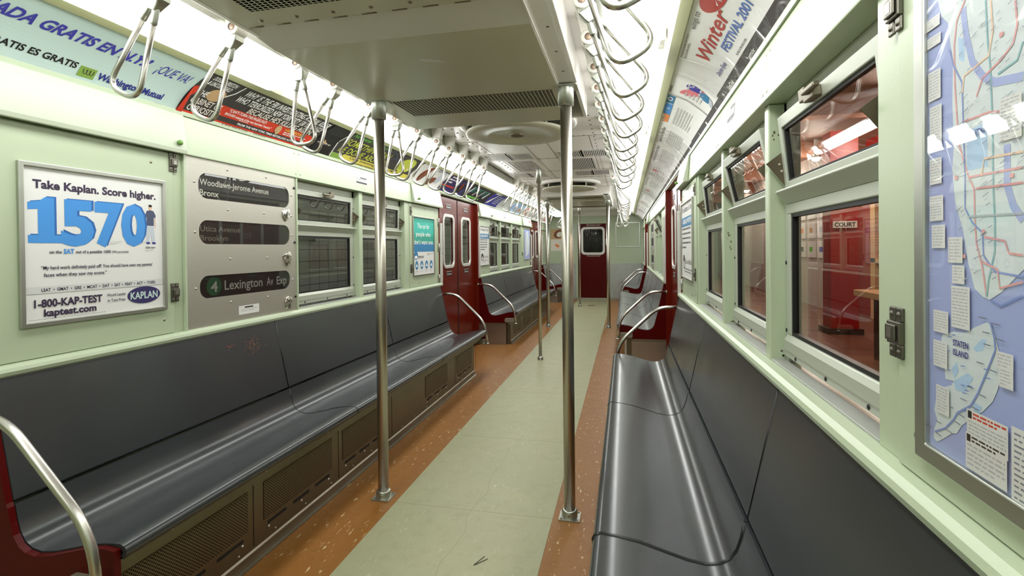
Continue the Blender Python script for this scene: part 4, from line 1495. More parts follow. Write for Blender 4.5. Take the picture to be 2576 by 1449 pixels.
MAPD = {'land':[(0.0735,0.6176),(0.0824,0.5915),(0.0955,0.5776),(0.1058,0.5229),(0.1043,0.4703),(0.1074,0.4165),(0.1038,0.3853),(0.1091,0.3422),(0.1251,0.3046),(0.1346,0.2635),(0.1458,0.2338),(0.16,0.2248),(0.1721,0.2224),(0.1903,0.2324),(0.2229,0.2594),(0.4,0.3),(0.4,0.62)],'island':[(0.1668,0.1952),(0.1453,0.1858),(0.1301,0.177),(0.1059,0.1744),(0.082,0.1663),(0.0788,0.1589),(0.0864,0.152),(0.0929,0.1396),(0.0862,0.1217),(0.0884,0.1085),(0.1056,0.1103),(0.1013,0.1038),(0.0838,0.0964),(0.0677,0.0779),(0.0629,0.0594),(0.0699,0.0475),(0.0628,0.0338),(0.0613,0.0204),(0.0697,0.0179),(0.0835,0.0272),(0.101,0.0404),(0.1114,0.0442),(0.1217,0.0583),(0.1411,0.0739),(0.1594,0.0873),(0.1767,0.1048),(0.185,0.1214),(0.1899,0.1391),(0.1932,0.1561),(0.1852,0.1685),(0.1803,0.1841),(0.1754,0.1941)],'harlem':[(0.1264,0.5821),(0.1321,0.5465),(0.1433,0.5095),(0.1613,0.486),(0.1817,0.4723),(0.2238,0.4654)],'east':[(0.2005,0.398),(0.2004,0.3524),(0.2094,0.3289),(0.2234,0.3124)],'red':[(0.1304,0.5905),(0.1143,0.572),(0.1089,0.5428),(0.1098,0.4951),(0.1137,0.452),(0.1176,0.4145),(0.1351,0.3729),(0.1463,0.3539),(0.1469,0.3214),(0.1497,0.2889),(0.1604,0.2595),(0.1672,0.2258)],'blue':[(0.0996,0.5411),(0.1079,0.5168),(0.124,0.4906),(0.1268,0.4255),(0.1293,0.3737),(0.1291,0.3327),(0.1424,0.3141),(0.1605,0.301),(0.1622,0.2742),(0.1809,0.2555),(0.2232,0.252)],'teal':[(0.1669,0.5731),(0.1701,0.5238),(0.1744,0.4912),(0.1766,0.4502),(0.1781,0.4025),(0.1786,0.355),(0.1811,0.3122),(0.1809,0.2792),(0.1707,0.2454),(0.1672,0.2258)],'orange':[(0.1754,0.569),(0.1786,0.5322),(0.1718,0.5064),(0.1506,0.5019),(0.128,0.497),(0.1247,0.4775)],'redr':[(0.2131,0.5511),(0.2159,0.5233),(0.21,0.5057),(0.1914,0.4945),(0.1613,0.4836),(0.1505,0.4649)],'tealr':[(0.2239,0.5024),(0.2158,0.4857),(0.1866,0.48)],'redx1':[(0.1277,0.4407),(0.1715,0.4408),(0.1912,0.4369)],'redx2':[(0.1351,0.3699),(0.1712,0.3698),(0.2235,0.3689)],'redx3':[(0.15,0.3547),(0.1909,0.3535),(0.2235,0.3527)],'orx':[(0.1591,0.3696),(0.1644,0.3882),(0.2236,0.3857)],'dark':[(0.1349,0.3216),(0.2234,0.3198)],'redb':[(0.1604,0.2668),(0.1858,0.2581),(0.1889,0.2372),(0.2232,0.2465)],'redc':[(0.164,0.2961),(0.197,0.2908),(0.2032,0.2771),(0.2233,0.2751)],'blueb':[(0.1738,0.2226),(0.1902,0.2172),(0.2228,0.2319)],'iroute':[(0.0651,0.0303),(0.088,0.0426),(0.1053,0.0594),(0.1136,0.0714),(0.1393,0.0885),(0.1523,0.1074),(0.1701,0.1414),(0.1819,0.1655),(0.1803,0.1794),(0.1737,0.1962)],'parks':[[(0.1163,0.5504),(0.1301,0.5422),(0.128,0.5149),(0.1181,0.521)],[(0.1315,0.427),(0.168,0.4309),(0.1695,0.3777),(0.1332,0.3783)],[(0.1912,0.4369),(0.2156,0.4349),(0.2185,0.4076),(0.1943,0.4107)],[(0.1434,0.1603),(0.1598,0.1746),(0.1668,0.1746),(0.1615,0.1614),(0.1489,0.1564)],[(0.1014,0.1253),(0.1119,0.137),(0.1159,0.1261),(0.1077,0.1135)],[(0.1056,0.1103),(0.1337,0.1278),(0.1432,0.1225),(0.1258,0.1013),(0.1097,0.0994)],[(0.1449,0.0953),(0.1594,0.0923),(0.1522,0.0801),(0.143,0.0796)]],'boxes':[(0.0509,0.0802,0.5826,0.5979),(0.0518,0.0823,0.5579,0.5723),(0.0537,0.082,0.4844,0.5245),(0.0572,0.084,0.4166,0.476),(0.0569,0.0836,0.3696,0.4048),(0.0566,0.0868,0.3197,0.3537),(0.0611,0.091,0.2826,0.3139),(0.0972,0.1262,0.2637,0.2968),(0.1056,0.1299,0.2373,0.2608),(0.1911,0.2237,0.4022,0.4501),(0.1038,0.1399,0.1807,0.2343),(0.065,0.0975,0.1691,0.1986),(0.0647,0.0952,0.1224,0.1577),(0.0709,0.0991,0.0605,0.0978),(0.1851,0.2116,0.1461,0.1658),(0.1899,0.2115,0.1262,0.1489)],'notes':[(0.1345,0.2038,0.0461,0.0844),(0.1324,0.2022,0.0106,0.0552)],'SI':[(0.1058,0.149),(0.13,0.1565),(0.1078,0.1468)],'MAN':[(0.1315,0.4219),(0.1663,0.4217)],'leg':[(0.209,0.0918)]}
def city_map(s, ya, yb, za, zb, label, big):
    r_ = thing('map', label, 'map', (s*1.149, (ya+yb)/2, za))
    fw_ = .025 if big else .012
    frame(r_, s, ya, yb, za, zb, fw_, 'aluminium', d=.010)
    sheetpanel(r_, s, ya+.004, yb-.004, za+.004, zb-.004, 'map_water')
    Wd, Hd = yb-ya, zb-za
    P = Print(on_wall(s, ya, za, Wd, 1.146) if not big else (lambda u, v, w: (1.146-w, .868-u, .962+v)))
    S = lambda pts: [(u*Wd, v*Hd) for u, v in pts]
    if not big:
        P.poly(S([(.3, .1), (.8, .2), (.9, .6), (.7, .95), (.4, .9), (.25, .5)]), 'map_land')
        P.stroke(S([(.4, .9), (.5, .5), (.7, .2)]), .006, 'ink_line_red'); P.stroke(S([(.6, .9), (.55, .5), (.4, .2)]), .006, 'ink_line_blue')
        P.lines(.06*Wd, .22*Wd, .3*Hd, .9*Hd, 12, 'ink_grey'); P.build(r_); return
    # coordinates: distance from the far sheet edge, height above the sheet bottom, metres
    D = MAPD
    P.poly(D['land'], 'map_land', 'land'); P.poly(D['island'], 'map_land', 'island')
    for p in D['parks']: P.poly(p, 'map_park', 'park')
    P.stroke(D['harlem'], .010, 'map_water', 'river'); P.stroke(D['east'], .010, 'map_water', 'river')
    for k, c in (('red', 'map_line_red'), ('blue', 'map_line_blue'), ('teal', 'map_line_green'), ('orange', 'map_line_orange'), ('redr', 'map_line_red'), ('tealr', 'map_line_green'), ('redx1', 'map_line_red'),
                 ('redx2', 'map_line_red'), ('redx3', 'map_line_red'), ('orx', 'map_line_orange'), ('dark', 'map_text'), ('redb', 'map_line_red'), ('redc', 'map_line_red'), ('blueb', 'map_line_blue'), ('iroute', 'map_line_blue')):
        P.stroke(D[k], .0026, c, 'route')
    P.text('STATEN', D['SI'][0][0], D['SI'][0][0]+.030, .157, .008, 'ink_navy', bold=.02); P.text('ISLAND', D['SI'][0][0], D['SI'][0][0]+.030, .145, .008, 'ink_navy', bold=.02)
    P.text('MANHATTAN', D['MAN'][0][0], D['MAN'][1][0], .419, .007, 'ink_navy', bold=.02)
    rq = random.Random(4)
    for k in range(560):         # station names too small to read
        u_, v_ = rq.uniform(.11, .42), rq.uniform(.24, .72)
        ln = rq.uniform(.004, .010)
        P.stroke([(u_, v_), (u_+ln, v_+ln*.45)], .0009, ('map_text', 'map_text_dark')[k % 2], 'station_names', w=.0022)
    for i, (u_, v_) in enumerate(D['iroute']):
        P.stroke([(u_+.004, v_), (u_+.016, v_-.001)], .0014, 'map_text_dark', 'station_names', w=.0022); P.stroke([(u_-.018, v_+.004), (u_-.006, v_+.004)], .0014, 'map_text_dark', 'station_names', w=.0022)
    for k in range(14):
        u_, v_ = rq.uniform(.08, .17), rq.uniform(.06, .19)
        P.stroke([(u_, v_), (u_+.008, v_+.001)], .0014, 'map_line_blue', 'station_names', w=.0022)
    for (u_, v_) in ((.205, .36), (.11, .37), (.16, .30), (.125, .27), (.19, .52)): P.rect(u_, u_+.006, v_, v_+.005, 'map_line_red', 'interchange')
    for i, (u1, u2, v1, v2) in enumerate(D['boxes']):
        P.rect(u1, u2, v1, v2, 'paper_white', 'timetable#%d' % i)
        P.lines(u1+.002, u2-.004, v1+.001, v2-.003, max(2, int((v2-v1)/.0042)), 'map_text', 'timetable_print#%d' % i, .32, i)
    for i, (u1, u2, v1, v2) in enumerate(D['notes']):
        P.rect(u1, u2, v1, v2, 'paper_white', 'notice_box#%d' % i); P.rect(u1+.002, u1+.009, v2-.011, v2-.002, 'ink_black', 'notice_mark#%d' % i)
        P.lines(u1+.011, u2-.003, v2-.012, v2-.003, 2, 'ink_red' if i == 0 else 'ink_char', 'notice_title#%d' % i, .5, 2); P.lines(u1+.003, u2-.003, v1+.002, v2-.014, 5, 'map_text', 'notice_print#%d' % i, .35, 9)
    P.rect(.209, .50, .0, .088, 'paper_white', 'legend'); P.lines(.213, .49, .006, .082, 12, 'map_text_dark', 'legend_print', .35, 12)
    P.build(r_)
    b = MB(); b.box(s*1.1425, s*1.1420, ya+fw_, yb-fw_, za+fw_, zb-fw_)
    b.build('glazing', 'poster_film', r_)
city_map(1, .30, .842, .945, 1.662, 'big framed lilac and white subway map close on the right wall', True)
city_map(-1, 9.42, 10.02, 1.03, 1.63, 'pale framed map on the far left wall before the far doors', False)

# ---- right side destination cabinet in the distance
r_ = thing('sign_cabinet', 'stainless destination sign cabinet far along the right wall', 'sign', (1.149, 8.02, .91))
b = MB(); b.box(1.156, 1.140, 7.62, 8.42, .91, 1.66); b.build('face_plate', 'steel_textured', r_)
for k, (z0, z1) in enumerate(((1.48, 1.60), (1.27, 1.39), (1.02, 1.13))):
    b = MB(); b.prism(rounded(.62, z1-z0, .046, 6, (8.02, (z0+z1)/2)), 1.1405, 1.1395, 'x'); b.build('sign_window', 'sign_black', r_)
    b = MB(); b.box(1.140, 1.118, 7.70, 7.78, z0-.06, z0-.005); b.build('crank_knob', 'steel_bright', r_, bevel=.004)

# ---- end wall posters
r_ = thing('poster', 'small poster with brown sketch on the end wall left of the door', 'poster', (-.80, YE, 1.18))
b = MB(); b.box(-1.07, -.50, YE-.006, YE, 1.18, 1.72); b.build('sheet', 'paper_aged', r_)
P = Print(lambda u, v, w: (-1.07+u, YE-.006-w, 1.18+v))
P.rect(0, .36, .29, .54, 'ink_tan', 'print'); P.ell(.20, .42, .13, .10, 'ink_brown', 'print', rot=.5); P.ell(.22, .41, .075, .06, 'paper_aged', 'print', rot=.6)
P.ell(.16, .13, .06, .035, 'ink_orange', 'print', rot=-.5); P.rect(.41, .57, 0, .54, 'ink_fog', 'print'); P.rect(.41, .43, 0, .54, 'ink_line_blue', 'print')
P.build(r_)
r_ = thing('empty_signboard', 'empty metal poster frame on the end wall right of the door', 'frame', (.80, YE, 1.25))
b = MB()
ringprism(b, [(.505, 1.255), (1.085, 1.255), (1.085, 1.860), (.505, 1.860)], [(.53, 1.28), (1.06, 1.28), (1.06, 1.835), (.53, 1.835)], YE-.012, YE, 'y')
b.build('frame', 'aluminium', r_, bevel=.003)

# ================================================================== ADVERTISING CARDS
def card(s, ya, yb, label, paper, draw):
    r_ = thing('advertising_card', label, 'advert', (s*1.06, (ya+yb)/2, 1.94))
    fn = on_rack(s, ya, yb-ya)
    P = Print(fn, .0001)
    n_ = max(2, int((yb-ya)/.1))
    P.rect(.001, yb-ya-.001, 0, ADH, paper, 'card', n_, w=.003)
    Q = Print(lambda u, v, w: fn(u, v, w+.003), .00011)
    draw(Q, yb-ya)
    P.build(r_); Q.build(r_)
    return r_
def c_bank(P, w):
    # card reaches back past the camera's left edge; measured from its far end
    e = w
    P.text('NADA GRATIS EN N.Y.?', .335, .862, .165, .046, 'ink_violet', 'headline', .035, .25)
    P.text('\u00a1QUE VA!', .872, 1.045, .158, .052, 'ink_violet', 'headline', .035, .25)
    P.text('AQUI, GRATIS ES GRATIS', .30, .662, .056, .028, 'ink_black', 'slogan', .025, .1)
    P.rect(.672, .728, .030, .076, 'ink_green', 'logo')
    for i in range(3): P.stroke([(.685+i*.011, .066), (.687+i*.011, .050), (.693+i*.011, .044), (.698+i*.011, .050), (.698+i*.011, .066)], .003, 'ink_char', 'logo_mark')
    P.text('Washington Mutual', .738, 1.0, .040, .032, 'ink_navy', 'logo_lettering', .03, .1)
    P.lines(e-.10, e-.03, .012, .016, 1, 'ink_grey')
def c_book(P, w):
    P.rect(0, w, 0, .285, 'ink_char', 'background', 10)
    P.rect(.19, .90, .056, .118, 'ink_red', 'background_red', 5); P.rect(0, .88, 0, .026, 'ink_red', 'background_red', 6)
    P.poly([(0, 0), (.03, 0), (.028, .03), (.02, .11), (.045, .155), (.03, .18), (0, .165)], 'ink_red', 'background_red')
    P.ell(.125, .155, .045, .040, 'ink_tan', 'cover_picture', rot=.4); P.ell(.12, .155, .030, .024, 'ink_brown', 'cover_picture_shade', rot=.4); P.ell(.115, .157, .016, .013, 'ink_char', 'cover_picture_eye')
    P.text('DOUGLAS PRESTON', .035, .165, .232, .026, 'ink_white', bold=.02, shear=.2); P.text('& LINCOLN CHILD', .035, .160, .200, .026, 'ink_white', bold=.02, shear=.2)
    P.text('THE', .040, .088, .125, .036, 'ink_white', bold=.015, shear=.15); P.text('CABINET OF', .035, .200, .078, .036, 'paper_aged', bold=.015, shear=.15); P.text('CURIOSITIES', .040, .212, .034, .036, 'paper_aged', bold=.015, shear=.15)
    P.stroke([(.200, .262), (.192, .205), (.165, .165)], .007, 'ink_white', 'cover_edge')
    P.text('WHY IS THE FBI INVESTIGATING A SERIAL KILLER', .235, .905, .213, .042, 'ink_white', 'headline', .022, .2)
    P.text('WHO TERRORIZED NEW YORK CITY 130 YEARS AGO?', .225, .895, .166, .040, 'ink_white', 'headline', .022, .2)
    P.text("BECAUSE HE'S KILLING AGAIN.", .335, .845, .122, .038, 'paper_aged', 'headline', .022, .2)
    P.text('\u201cCAN\u2019T-TURN-THE-PAGES-FAST-', .245, .500, .094, .020, 'ink_white', bold=.015, shear=.1); P.text('ENOUGH suspense of the very best kind. I loved it.\u201d', .235, .55, .070, .016, 'ink_white', bold=.02)
    P.lines(.33, .46, .058, .066, 1, 'ink_white', seed=21)
    P.ell(.60, .085, .022, .034, 'ink_tan', 'cover_picture', rot=.2); P.ell(.596, .072, .012, .016, 'ink_char', 'cover_picture_shade')
    P.text('A GREAT BEACH READ', .645, .81, .092, .020, 'ink_yellow', bold=.015); P.lines(.65, .84, .06, .085, 2, 'ink_white', seed=6)
    P.text('FROM THE NEW YORK TIMES BESTSELLING AUTHORS OF THE', .335, .86, .034, .014, 'ink_white', bold=.02)
    P.text('A NEW HARDCOVER', .25, .42, .008, .013, 'ink_char', bold=0); P.lines(.46, .60, .006, .02, 2, 'ink_char', seed=3)
    P.rect(.925, w-.03, .02, .272, 'ink_black', 'cover_small'); P.ell(1.02, .14, .05, .045, 'ink_tan', 'cover_picture', rot=.4); P.ell(1.015, .14, .03, .024, 'ink_brown', 'cover_picture_shade')
    P.text('DOUGLAS PRESTON', .935, 1.09, .238, .022, 'ink_white', bold=.02, shear=.2); P.text('& LINCOLN CHILD', .935, 1.08, .208, .020, 'ink_white', bold=.02, shear=.2); P.text('CABINET OF', .945, 1.08, .075, .032, 'paper_aged', bold=.015, shear=.15); P.text('CURIOSITIES', .945, 1.085, .036, .032, 'paper_aged', bold=.015, shear=.15)
    P.stroke([(w-.012, .27), (w-.03, .15), (w-.008, .02)], .008, 'ink_white', 'cover_edge')
def c_minister(P, w):
    P.rect(0, w, 0, .285, 'ink_char', 'background', 10)
    P.rect(0, w, 0, .03, 'ink_green', 'background_green', 10); P.rect(.13, w, .012, .070, 'ink_yellow', 'background_yellow', 10); P.rect(0, .13, .03, .06, 'ink_green', 'background_green', 2)
    P.text('No matter how bad it is...', .03, .58, .235, .034, 'ink_bright_green', 'headline', .012, .25); P.text('SOMETHING CAN', .04, .66, .150, .062, 'ink_lime', 'headline', .012, .12); P.text('BE DONE ABOUT IT', .04, .70, .080, .056, 'ink_lime', 'headline', .012, .12)
    P.text('Call a Scientology Volunteer Minister', .22, 1.0, .046, .022, 'ink_char', bold=.01, shear=.2); P.text('www.volunteerministers.org   1-800 HELP-4 YJ', .16, 1.03, .014, .022, 'ink_char', bold=.01, shear=.2)
    P.stroke([(.56, .27), (.68, .23), (.80, .16)], .012, 'ink_slate', 'print'); P.stroke([(.62, .16), (.74, .19), (.85, .26)], .012, 'ink_slate', 'print')
    P.ell(.98, .16, .13, .09, 'ink_lime', 'glow_picture'); P.ell(1.0, .16, .09, .065, 'paper_white', 'glow_picture_core'); P.ell(.92, .15, .03, .045, 'ink_violet', 'figure_picture'); P.ell(.99, .14, .025, .05, 'ink_navy', 'figure_picture_middle'); P.ell(1.03, .16, .02, .05, 'ink_orange', 'figure_picture_right')
def c_shoe(P, w):
    P.ell(w*.3, .15, .06, .11, 'ink_brown', 'picture', rot=-.3); P.ell(w*.32, .17, .03, .06, 'ink_orange', 'picture'); P.ell(w*.62, .09, .10, .05, 'ink_brown', 'picture', rot=.35); P.ell(w*.8, .16, .06, .09, 'ink_fog', 'picture'); P.lines(w*.5, w*.9, .22, .26, 2, 'ink_slate')
def c_dark(P, w):
    P.rect(0, w, 0, .285, 'ink_violet_dark', 'background', 8); P.rect(0, w*.5, .09, .11, 'ink_red', 'rule', 3); P.lines(.06, w*.45, .13, .25, 3, 'ink_white', 'lettering', .5, 3)
    P.rect(0, w*.55, .262, .285, 'ink_red', 'rule', 3); P.ell(w*.72, .12, .10, .07, 'ink_black', 'picture', rot=.5); P.stroke([(w*.68, .2), (w*.76, .08)], .02, 'ink_red', 'picture'); P.lines(w*.6, w*.92, .02, .05, 1, 'ink_white', 'lettering', .6, 9)
def c_phone(P, w):
    P.rect(0, w, 0, .285, 'ink_black', 'background', 8)
    for i in range(4): P.poly([(.08+i*w*.22, .10), (.13+i*w*.22, .08), (.18+i*w*.22, .20), (.13+i*w*.22, .23)], ('ink_fog', 'ink_grey', 'ink_grey', 'ink_fog')[i], 'picture')
    for i in range(3): P.lines(.17+i*w*.22, .17+(i+.6)*w*.22, .12, .22, 4, 'ink_teal', seed=i)
    P.lines(.05, w*.9, .03, .07, 1, 'ink_bright_green', 'headline', .7, 5)
def c_blue(P, w):
    P.rect(0, w, 0, .285, 'ink_violet', 'background', 5); P.poly([(.02, .05), (.12, .05), (.24, .22), (.20, .26)], 'ink_white', 'picture'); P.poly([(.03, .04), (.09, .04), (.16, .15), (.12, .17)], 'ink_tan', 'picture'); P.lines(w*.5, w*.92, .05, .22, 5, 'ink_fog', 'lettering', .5, 2); P.rect(.02, w*.5, .245, .275, 'ink_white', 'title_band')
def c_grey(P, w):
    P.rect(0, w, 0, .285, 'paper_grey', 'background', 5); P.lines(.05, w*.9, .05, .24, 7, 'ink_grey', 'lettering', .4, 7)
def c_sky(P, w):
    P.rect(0, w, 0, .285, 'map_park', 'background', 5); P.lines(.05, w*.6, .08, .24, 5, 'ink_line_blue', 'lettering', .5, 8); P.ell(w*.75, .12, .07, .05, 'ink_orange', 'picture')
def c_warm(P, w):
    P.rect(0, w, 0, .285, 'paper_aged', 'background', 5); P.ell(w*.35, .19, .08, .06, 'ink_red', 'picture'); P.ell(w*.6, .10, .10, .05, 'ink_pink', 'picture'); P.lines(w*.55, w*.95, .18, .25, 3, 'ink_grey', seed=4)
def c_festival(P, w):
    P.rect(0, w, 0, .058, 'ink_char', 'band', 8)
    P.text('SanDisk', .165, .265, .018, .024, 'ink_white', 'band_lettering', .025)
    P.text('ymix', .50, .575, .02, .02, 'ink_white', 'band_lettering', .01, .2)
    P.text('Winter', .26, .66, .158, .060, 'ink_rose', 'headline', .012, .3)
    P.text('FESTIVAL 2001', .42, .78, .108, .036, 'ink_line_blue', 'headline', .02, .15)
    P.ell(.71, .222, .10, .036, 'ink_rose', 'mitten', rot=-.1)
    for i in range(4):
        a_ = i*math.pi/4
        P.stroke([(.71-.05*math.cos(a_), .222-.025*math.sin(a_)), (.71+.05*math.cos(a_), .222+.025*math.sin(a_))], .006, 'paper_white', 'snowflake')
    P.text('Denim Eyes', .20, .335, .090, .022, 'ink_navy', bold=.01, shear=.2)
    P.text('wings to', .47, .60, .245, .020, 'ink_char', bold=.0, shear=.2); P.lines(.20, .42, .24, .265, 2, 'ink_grey', seed=4); P.lines(.45, .70, .066, .078, 1, 'ink_grey', seed=7)
def c_butterfly(P, w):
    P.rect(0, w, 0, .045, 'ink_char', 'band', 4); P.text('J', w*.55, w*.60, .012, .022, 'ink_white', 'band_lettering', .02)
    P.rect(.02, .12, .262, .278, 'ink_grey', 'title_band')
    P.ell(w*.42, .185, .075, .022, 'ink_pink', 'picture', rot=-.5); P.ell(w*.50, .155, .085, .024, 'ink_pink', 'picture', rot=-.4)
    P.ell(w*.66, .165, .040, .042, 'ink_violet', 'picture'); P.ell(w*.66, .165, .022, .026, 'ink_white', 'picture'); P.ell(w*.58, .100, .045, .034, 'ink_sea', 'picture', rot=.3); P.ell(w*.55, .100, .018, .018, 'ink_white', 'picture'); P.ell(w*.55, .065, .045, .014, 'ink_fog', 'picture', rot=.3)
    P.lines(.04, .22, .10, .20, 5, 'paper_grey', seed=3)
def c_strip(P, w):
    P.rect(0, w, 0, .045, 'ink_char', 'band', 5); P.text('J', w*.4, w*.43, .012, .022, 'ink_white', 'band_lettering', .02); P.rect(w*.8, w*.84, .012, .034, 'ink_white', 'band_mark')
    P.rect(w*.74, w*.95, .235, .272, 'ink_sea', 'picture'); P.ell(w*.86, .256, .030, .013, 'ink_white', 'picture'); P.ell(w*.86, .256, .016, .008, 'ink_navy', 'picture')
    P.rect(w*.40, w*.72, .235, .272, 'ink_blue', 'picture'); P.text('A', w*.55, w*.62, .243, .022, 'ink_white', 'picture_lettering', .0)
    P.poly([(w*.12, .235), (w*.40, .235), (w*.40, .272), (w*.30, .255), (w*.24, .272), (w*.18, .25), (w*.12, .27)], 'ink_orange', 'picture')
    P.stroke([(w-.015, .28), (w-.012, .18), (w-.02, .10), (w-.01, .045)], .010, 'ink_grey', 'dark_edge')
    P.lines(w*.15, w*.7, .09, .21, 7, 'paper_grey', seed=5)
def c_visions(P, w):
    P.rect(0, w, 0, .04, 'ink_char', 'band', 5); P.text('Visions for the Winter Blues', w*.12, w*.9, .232, .022, 'ink_char', bold=.0); P.lines(w*.15, w*.85, .08, .20, 8, 'paper_grey', seed=11)
def c_pale(P, w):
    P.rect(0, w, 0, .04, 'ink_char', 'band', 5); P.lines(w*.1, w*.9, .07, .25, 7, 'paper_grey', seed=12); P.ell(w*.6, .2, .05, .03, 'ink_pink', 'picture')
c_list = [(-1, .72, 1.80, 'pale blue bank advert with violet Spanish slogan above the test-prep poster', 'paper_blue', c_bank),
          (-1, 1.80, 2.945, 'black and red book advert above the sign cabinet', 'ink_char', c_book),
          (-1, 2.945, 4.13, 'dark green and yellow minister advert above the left windows', 'ink_char', c_minister),
          (-1, 4.13, 4.86, 'white advert with brown pictures above the teal poster', 'paper_white', c_shoe),
          (-1, 4.86, 5.62, 'dark violet advert with red rules above the nearest left doors', 'ink_violet_dark', c_dark),
          (-1, 5.62, 6.62, 'black phone advert with green lettering above the nearest left doors', 'ink_black', c_phone),
          (-1, 6.62, 7.25, 'blue and violet advert with pale hand picture on the left rack', 'ink_violet', c_blue),
          (-1, 7.25, 8.0, 'grey printed advert on the far left rack beside the blue one', 'paper_grey', c_grey),
          (-1, 8.0, 8.9, 'sky blue advert on the far left rack', 'map_park', c_sky),
          (-1, 8.9, 9.7, 'cream advert with red shapes on the far left rack', 'paper_aged', c_warm),
          (-1, 9.7, 10.6, 'plain grey advert above the far left doors', 'paper_grey', c_grey),
          (-1, 10.6, 12.4, 'cream advert at the far end of the left rack', 'paper_aged', c_warm),
          (1, 1.20, 2.30, 'wrinkled white winter festival advert with red and blue lettering, right rack', 'paper_bright', c_festival),
          (1, 2.30, 2.58, 'white advert with red and blue butterfly picture, right rack', 'paper_bright', c_butterfly),
          (1, 2.58, 3.20, 'white advert with blue and orange strip, right rack', 'paper_bright', c_strip),
          (1, 3.20, 3.75, 'pale advert with a single grey headline, right rack', 'paper_bright', c_visions),
          (1, .2, 1.20, 'pale advert at the near end of the right rack', 'paper_bright', c_pale)]
y = 3.75
k = 0
while y < 12.2:
    lab = '%s pale wrinkled advert along the right rack beyond the headline card' % ORD[k]
    c_list.append((1, y, min(y+.85, 12.4), lab, 'paper_bright', c_pale if k % 2 else c_visions))
    y += .85; k += 1
for a_ in c_list:
    card(*a_)
# creased clear film over the right hand cards
def film(y0, y1, seed, label):
    rq = random.Random(seed)
    b = MB()
    nu, nv = int((y1-y0)/.02), 14
    cre = [(rq.uniform(y0, y1), rq.uniform(0, .28), rq.uniform(-.8, .8), rq.uniform(.002, .006), rq.uniform(.006, .02)) for _ in range(int((y1-y0)*26))]
    vs = []
    for i in range(nu+1):
        for j in range(nv+1):
            yy = y0+(y1-y0)*i/nu
            v_ = .003+.276*j/nv
            h = .0065
            for cy, cv, an, am, wd in cre:
                d = (yy-cy)*math.cos(an)+(v_-cv)*math.sin(an)
                h += am*math.exp(-(d/wd)**2)*math.exp(-(((yy-cy)*math.sin(an)-(v_-cv)*math.cos(an))/.12)**2)
            p, n_ = adc(v_/ADH)
            p = p+Vector((-abs(n_.x), -abs(n_.y)))*min(h, .014)
            vs.append((p.x, yy, p.y))
    b.add(vs, [(i*(nv+1)+j, (i+1)*(nv+1)+j, (i+1)*(nv+1)+j+1, i*(nv+1)+j+1) for i in range(nu) for j in range(nv)], True)
    o = b.build('clear_film', 'creased_film')
    tag(o, label, 'plastic film')
film(1.25, 2.33, 2, 'creased clear plastic film over the winter festival advert')
film(3.3, 7.2, 5, 'creased clear plastic film over the middle right rack adverts')

# ================================================================== SMALL THINGS ON THE FLOOR
b = MB()
b.tube([(.164, 1.961, .0036), (.139, 1.903, .0036), (.1375, 1.899, .0036), (.1405, 1.9005, .0036), (.181, 1.948, .0036)], .0012, 6)
hp = b.build('hairpin', 'ink_char')
tag(hp, 'small dark hairpin lying on the green aisle floor near the camera', 'hairpin')
b = MB(); b.box(-.06, .10, 10.95, 11.06, .0016, .003)
o = b.build('floor_plate', 'steel_dark'); tag(o, 'small dark plate set in the aisle floor before the end door', 'plate')

# ================================================================== STATION OUTSIDE
b = MB(); b.box(1.62, 14, -6, 30, -.06, 0.0)
pf = struct(b.build('platform_floor', 'station_brown'))
b = MB()
for k in range(18):
    b.box(1.62, 14, -3+k*1.4, -3+k*1.4+.008, .0, .002)
b.build('floor_joint', 'station_dark', pf)
b = MB(); b.box(1.62, 14, -6, 30, 3.1, 3.2)
struct(b.build('platform_ceiling', 'station_beam'))
b = MB(); b.box(4.9, 5.0, -6, 10.6, 0, 3.1)
struct(b.build('platform_wall_red', 'station_red'))
b = MB(); b.box(4.55, 5.0, 10.6, 30, 0, 3.1)
struct(b.build('platform_wall_grey', 'station_grey'))
b = MB(); b.box(1.62, 5.0, 30, 30.1, 0, 3.1)
struct(b.build('platform_wall_far', 'station_grey'))
for k in range(9):
    x = 1.9+.0*k
    b = MB(); b.box(1.62, 5.0, .5+k*3.2, .75+k*3.2, 2.85, 3.1)
    struct(b.build('platform_beam', 'station_beam'))
for k, (x, y, mt, lab) in enumerate(((3.05, 8.6, 'station_purple', 'dark purple platform column outside the right windows'), (2.6, 15.0, 'station_red', 'red platform column farther along the platform'), (2.6, 21.0, 'station_red', 'farthest red platform column'))):
    r_ = thing('platform_column', lab, 'column', (x, y, 0))
    b = MB()
    b.box(x-.12, x+.12, y-.012, y+.012, 0, 2.85); b.box(x-.12, x-.10, y-.1, y+.1, 0, 2.85); b.box(x+.10, x+.12, y-.1, y+.1, 0, 2.85)
    b.build('shaft', mt, r_)
    b = MB(); b.box(x-.16, x+.16, y-.14, y+.14, 0, .05); b.build('foot', 'station_dark', r_)
# columns with station name plates
def court_plate(x, y, z, wd, lab, col=True):
    r_ = thing('station_sign', lab, 'sign', (x, y, z))
    b = MB(); b.box(x-wd/2, x+wd/2, y, y+.02, z, z+wd*.32); b.build('plate', 'sign_white', r_)
    P = Print(lambda u, v, w: (x-wd/2+u, y-w, z+v))
    P.text('COURT', wd*.06, wd*.94, wd*.06, wd*.2, 'sign_black', bold=.03); P.build(r_)
r_ = thing('platform_column', 'red platform column bearing the white station name plate', 'column', (3.72, 7.9, 0))
b = MB(); b.box(3.55, 3.90, 7.9, 8.2, 0, 2.85); b.build('shaft', 'station_red', r_)
b = MB(); b.box(3.50, 3.95, 7.87, 8.24, 0, .08); b.build('foot', 'station_dark', r_)
court_plate(3.72, 7.87, 1.49, .30, 'white plate reading COURT on the red platform column')
court_plate(2.6, 14.87, 1.62, .36, 'white plate reading COURT on the farther red platform column')
